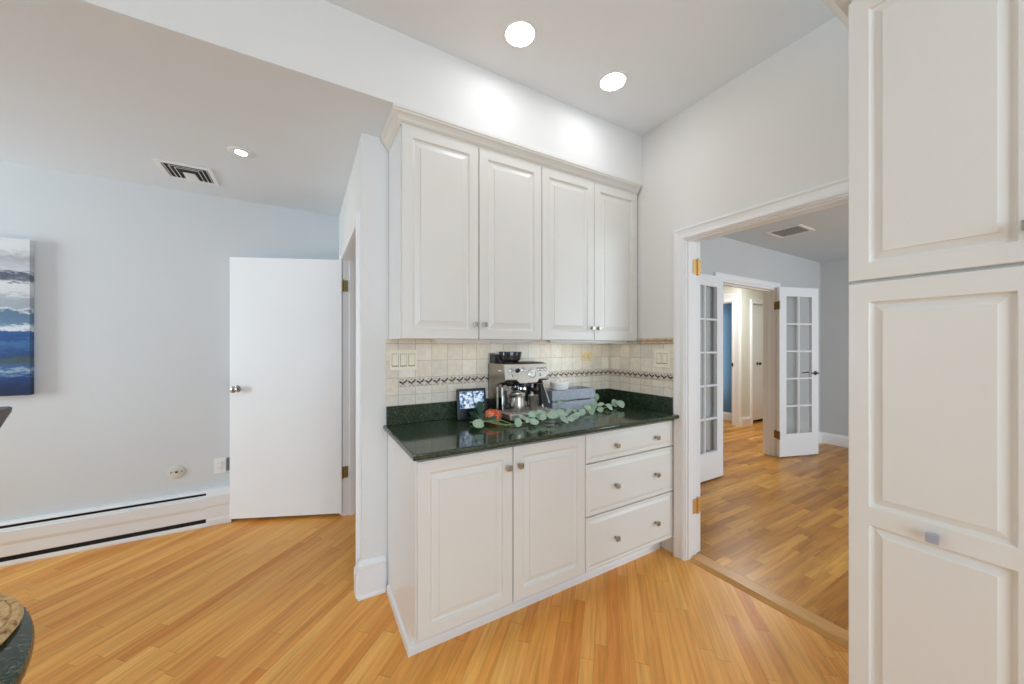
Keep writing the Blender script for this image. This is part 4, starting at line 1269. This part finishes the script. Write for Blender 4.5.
# ------------------------------------------------------------------ eucalyptus garland
ga = thing('eucalyptus_garland', 'eucalyptus garland lying along the green counter', 'garland', (1.25, 1.70, 0.914), 0)
GX, GY = 1.25, 1.70


def smooth_pts(P, n=6):
    out = []
    for i in range(len(P) - 1):
        p0, p1, p2, p3 = (Vector(P[max(i - 1, 0)]), Vector(P[i]), Vector(P[i + 1]), Vector(P[min(i + 2, len(P) - 1)]))
        for k in range(n):
            t = k / n
            out.append(0.5 * ((2 * p1) + (p2 - p0) * t + (2 * p0 - 5 * p1 + 4 * p2 - p3) * t * t + (3 * p1 - p0 - 3 * p2 + p3) * t ** 3))
    out.append(Vector(P[-1]))
    return out


st_pts = [(0.806, 1.86, 0.010), (0.868, 1.80, 0.020), (0.905, 1.746, 0.014), (0.945, 1.70, 0.010), (1.014, 1.690, 0.010), (1.084, 1.695, 0.012), (1.209, 1.705, 0.014), (1.290, 1.675, 0.012), (1.399, 1.690, 0.012), (1.587, 1.759, 0.010), (1.784, 1.816, 0.012), (1.98, 1.860, 0.014)]
MB().tube([(p.x - GX, p.y - GY, p.z) for p in smooth_pts(st_pts)], 0.0042, 8, 0.0022).build('stem', M_STEM, ga, smooth=True)
for tw in ([(0.868, 1.80, 0.018), (0.905, 1.735, 0.024), (0.935, 1.665, 0.012)], [(0.880, 1.79, 0.02), (0.940, 1.745, 0.028), (0.985, 1.665, 0.010)], [(0.868, 1.80, 0.016), (0.835, 1.765, 0.020), (0.80, 1.715, 0.012)],
           [(0.86, 1.80, 0.018), (0.845, 1.86, 0.05), (0.85, 1.90, 0.085)], [(1.587, 1.759, 0.012), (1.68, 1.83, 0.03), (1.80, 1.90, 0.05)], [(1.084, 1.695, 0.012), (1.13, 1.725, 0.03), (1.19, 1.735, 0.04)],
           [(1.399, 1.69, 0.012), (1.43, 1.78, 0.03), (1.44, 1.86, 0.035)]):
    MB().tube([(p.x - GX, p.y - GY, p.z) for p in smooth_pts(tw)], 0.003, 8, 0.0018).build('twig', M_STEM, ga, smooth=True)


def leaf(x, y, z, L, Wd, yaw, tilt_, roll, m, face=None):
    """broad oval leaf: cupped, with a crease along the midrib; local x runs from the stalk to the tip"""
    t = bmesh.new()
    nu, nv = 8, 4
    top = []
    for i in range(nu + 1):
        u = i / nu
        hw = Wd / 2 * (math.sin(PI * min(1, u * 0.96 + 0.02)) ** 0.62)
        row = []
        for j in range(nv + 1):
            v = j / nv * 2 - 1
            row.append(t.verts.new((L * (u - 0.5), hw * v, 0.10 * L * (abs(v) * 0.5 - 0.6 * (2 * u - 1) ** 2))))
        top.append(row)
    for i in range(nu):
        for j in range(nv):
            t.faces.new((top[i][j], top[i + 1][j], top[i + 1][j + 1], top[i][j + 1]))
    bmesh.ops.remove_doubles(t, verts=t.verts[:], dist=1e-5)
    bmesh.ops.recalc_face_normals(t, faces=t.faces[:])
    bmesh.ops.solidify(t, geom=t.faces[:], thickness=0.0008)
    mbx = MB()
    if 1.0 < x < 1.345 and z < 0.06:
        y = min(y, 1.728)
    M = Matrix.Translation((x - GX, y - GY, z)) @ Matrix.Rotation(yaw, 4, 'Z') @ Matrix.Rotation(tilt_, 4, 'Y') @ Matrix.Rotation(roll, 4, 'X')
    if face is not None:
        n = Vector(face).normalized()
        M = Matrix.Translation((x - GX, y - GY, z)) @ n.to_track_quat('Z', 'Y').to_matrix().to_4x4() @ Matrix.Rotation(yaw, 4, 'Z')
    mbx.merge(t, M)
    lo = min(v.co.z for v in mbx.bm.verts)
    if lo < 0.001:
        mbx.xform(Matrix.Translation((0, 0, 0.001 - lo)))
    o = mbx.build('leaf', m, ga, smooth=True)
    if m is M_LEAFD:
        o['label'] = 'dark green leaf'


LV = [(0.783, 1.70), (1.193, 1.765), (1.085, 1.63), (1.172, 1.671), (1.238, 1.666), (1.293, 1.667), (1.266, 1.60), (1.364, 1.626), (1.431, 1.85), (1.698, 1.825), (1.80, 1.92), (1.762, 1.743), (1.547, 1.678), (1.888, 1.761), (1.065, 1.723), (0.996, 1.653), (1.303, 1.76), (1.30, 1.585), (1.485, 1.699), (1.90, 1.83), (1.62, 1.79), (1.13, 1.72), (1.40, 1.72), (1.345, 1.70), (1.21, 1.72)]
rnd = random.Random(11)
SZ = {0: 0.075, 1: 0.085, 4: 0.088, 5: 0.09, 6: 0.08, 7: 0.075, 9: 0.078, 10: 0.08, 13: 0.075}
for i, (x, y) in enumerate(LV):
    L = SZ.get(i, 0.060) * rnd.uniform(0.72, 0.98)
    z = 0.024 + rnd.uniform(0, 0.018) + (0.035 if i in (10, 8) else 0)
    leaf(x, y, z, L, L * 0.82, rnd.uniform(-PI, PI), rnd.uniform(-0.45, 0.1), 0, M_LEAF, (-0.30 + rnd.uniform(-0.6, 0.6), -0.65 + rnd.uniform(-0.5, 0.5), 0.75 + rnd.uniform(-0.3, 0.5)))
for i in range(18):
    p = smooth_pts(st_pts)[int(rnd.uniform(0.35, 0.98) * 66)]
    L = rnd.uniform(0.034, 0.056)
    leaf(p.x + rnd.uniform(-0.03, 0.03), p.y + rnd.uniform(-0.05, 0.04), 0.02 + rnd.uniform(0, 0.02), L, L * 0.75, rnd.uniform(-PI, PI), 0, 0, M_LEAF, (-0.2 + rnd.uniform(-0.5, 0.5), -0.4 + rnd.uniform(-0.4, 0.4), 0.9))
for x, y, z, yaw, tl, rl in ((0.850, 1.875, 0.055, 1.2, -0.9, 0.9), (0.832, 1.865, 0.040, 2.2, -0.7, 1.0), (0.880, 1.885, 0.085, 0.8, -1.0, 0.9), (0.868, 1.860, 0.030, 0.2, -0.6, 0.9), (0.845, 1.85, 0.075, 1.9, -1.0, 0.8), (0.905, 1.80, 0.03, -0.6, -0.3, 0.5), (0.82, 1.83, 0.03, 2.8, -0.4, 0.5)):
    leaf(x, y, z, 0.072, 0.058, yaw, tl, rl, M_LEAFD)

# ------------------------------------------------------------------ breakfast peninsula end with woven mat, and chair
pe = thing('breakfast_bar', 'dark green granite bar with rounded end by viewer', 'bar counter', (-0.837, 0.657, 0))
R_ = 0.515
arc = [(R_ * math.cos(a), R_ * math.sin(a)) for a in [math.radians(-80 + 160 * i / 72) for i in range(73)]]
poly = arc + [(-1.2, R_ * math.sin(math.radians(80))), (-1.2, -R_ * math.sin(math.radians(80)))]
MB().prism(poly, 'z', 0.890, 0.914, 0.010).build('top', M_GRAN, pe, smooth=True)
MB().box(-1.15, -0.25, -0.28, 0.28, 0.10, 0.890, 0.002).build('base', M_CAB, pe)
MB().box(-1.15, -0.30, -0.23, 0.23, 0.0, 0.10).build('plinth', M_CABS, pe)
pm = thing('placemat', 'round woven seagrass mat on the granite bar', 'placemat', (-0.566, 0.835, 0.9145))
mb = MB()
n = 17
for i in range(n):
    r = 0.010 + i * 0.0105
    pts = []
    for k in range(37):
        a = 2 * PI * k / 36
        pts.append((r * math.cos(a), r * math.sin(a), 0.0078 + 0.0016 * math.sin(a * (6 + 2 * i) + i)))
    mb.tube(pts, 0.0078, 6)
mb.build('woven_coil', M_WICKER, pm, smooth=True)

ch = thing('dining_chair', 'charcoal upholstered chair back before the grey wall', 'chair', (-1.464, 2.66, 0), PI / 2)
MB().box(-0.20, 0.20, -0.09, 0.34, 0.42, 0.50, 0.03).build('seat', M_GREYF, ch, smooth=True)
mb = MB()
rows = [(0.46, 0.17), (0.60, 0.185), (0.75, 0.205), (0.90, 0.228), (0.98, 0.250), (1.012, 0.262), (1.034, 0.252), (1.044, 0.22)]
t = bmesh.new()
ring_prev = None
for z, hw in rows:
    bow = 0.05
    lean = 0.05 * max(0, (z - 0.70) / 0.35) + 0.035 * max(0, (z - 0.86) / 0.19)
    ring = []
    for k in range(9):
        s = k / 8 * 2 - 1
        ring.append((hw * s, -0.08 - lean + bow * s * s, z))
    for k in range(8, -1, -1):
        s = k / 8 * 2 - 1
        ring.append((hw * s * 0.97, -0.08 - lean + bow * s * s - 0.05, z))
    vs = [t.verts.new(p) for p in ring]
    if ring_prev:
        for a in range(len(vs)):
            b = (a + 1) % len(vs)
            t.faces.new((ring_prev[a], ring_prev[b], vs[b], vs[a]))
    else:
        t.faces.new(vs[::-1])
    ring_prev = vs
t.faces.new(ring_prev)
bmesh.ops.recalc_face_normals(t, faces=t.faces[:])
mb.merge(t)
mb.build('backrest', M_GREYF, ch, smooth=True)
for sx in (-1, 1):
    for sy in (-1, 1):
        MB().tube([(sx * 0.17, 0.07 + sy * 0.16, 0.43), (sx * 0.19, 0.07 + sy * 0.19, 0.0)], 0.018, 10, 0.011).build('leg', M_WOODL, ch, smooth=True)

# repeats of one kind share a group phrase
GROUPS = {'recessed_light': 'recessed ceiling lights', 'upper_cabinet': 'wall cabinets over the counter', 'base_cabinet': 'base cabinets under the counter',
          'added_tile_light': 'light bars added under the wall cabinets', 'light_switch': 'ivory light switches on the tiles', 'power_outlet': 'power outlets', 'ceiling_vent': 'ceiling air vents'}
for o in scn.objects:
    if o.parent is None and o.name.split('.')[0] in GROUPS:
        o['group'] = GROUPS[o.name.split('.')[0]]
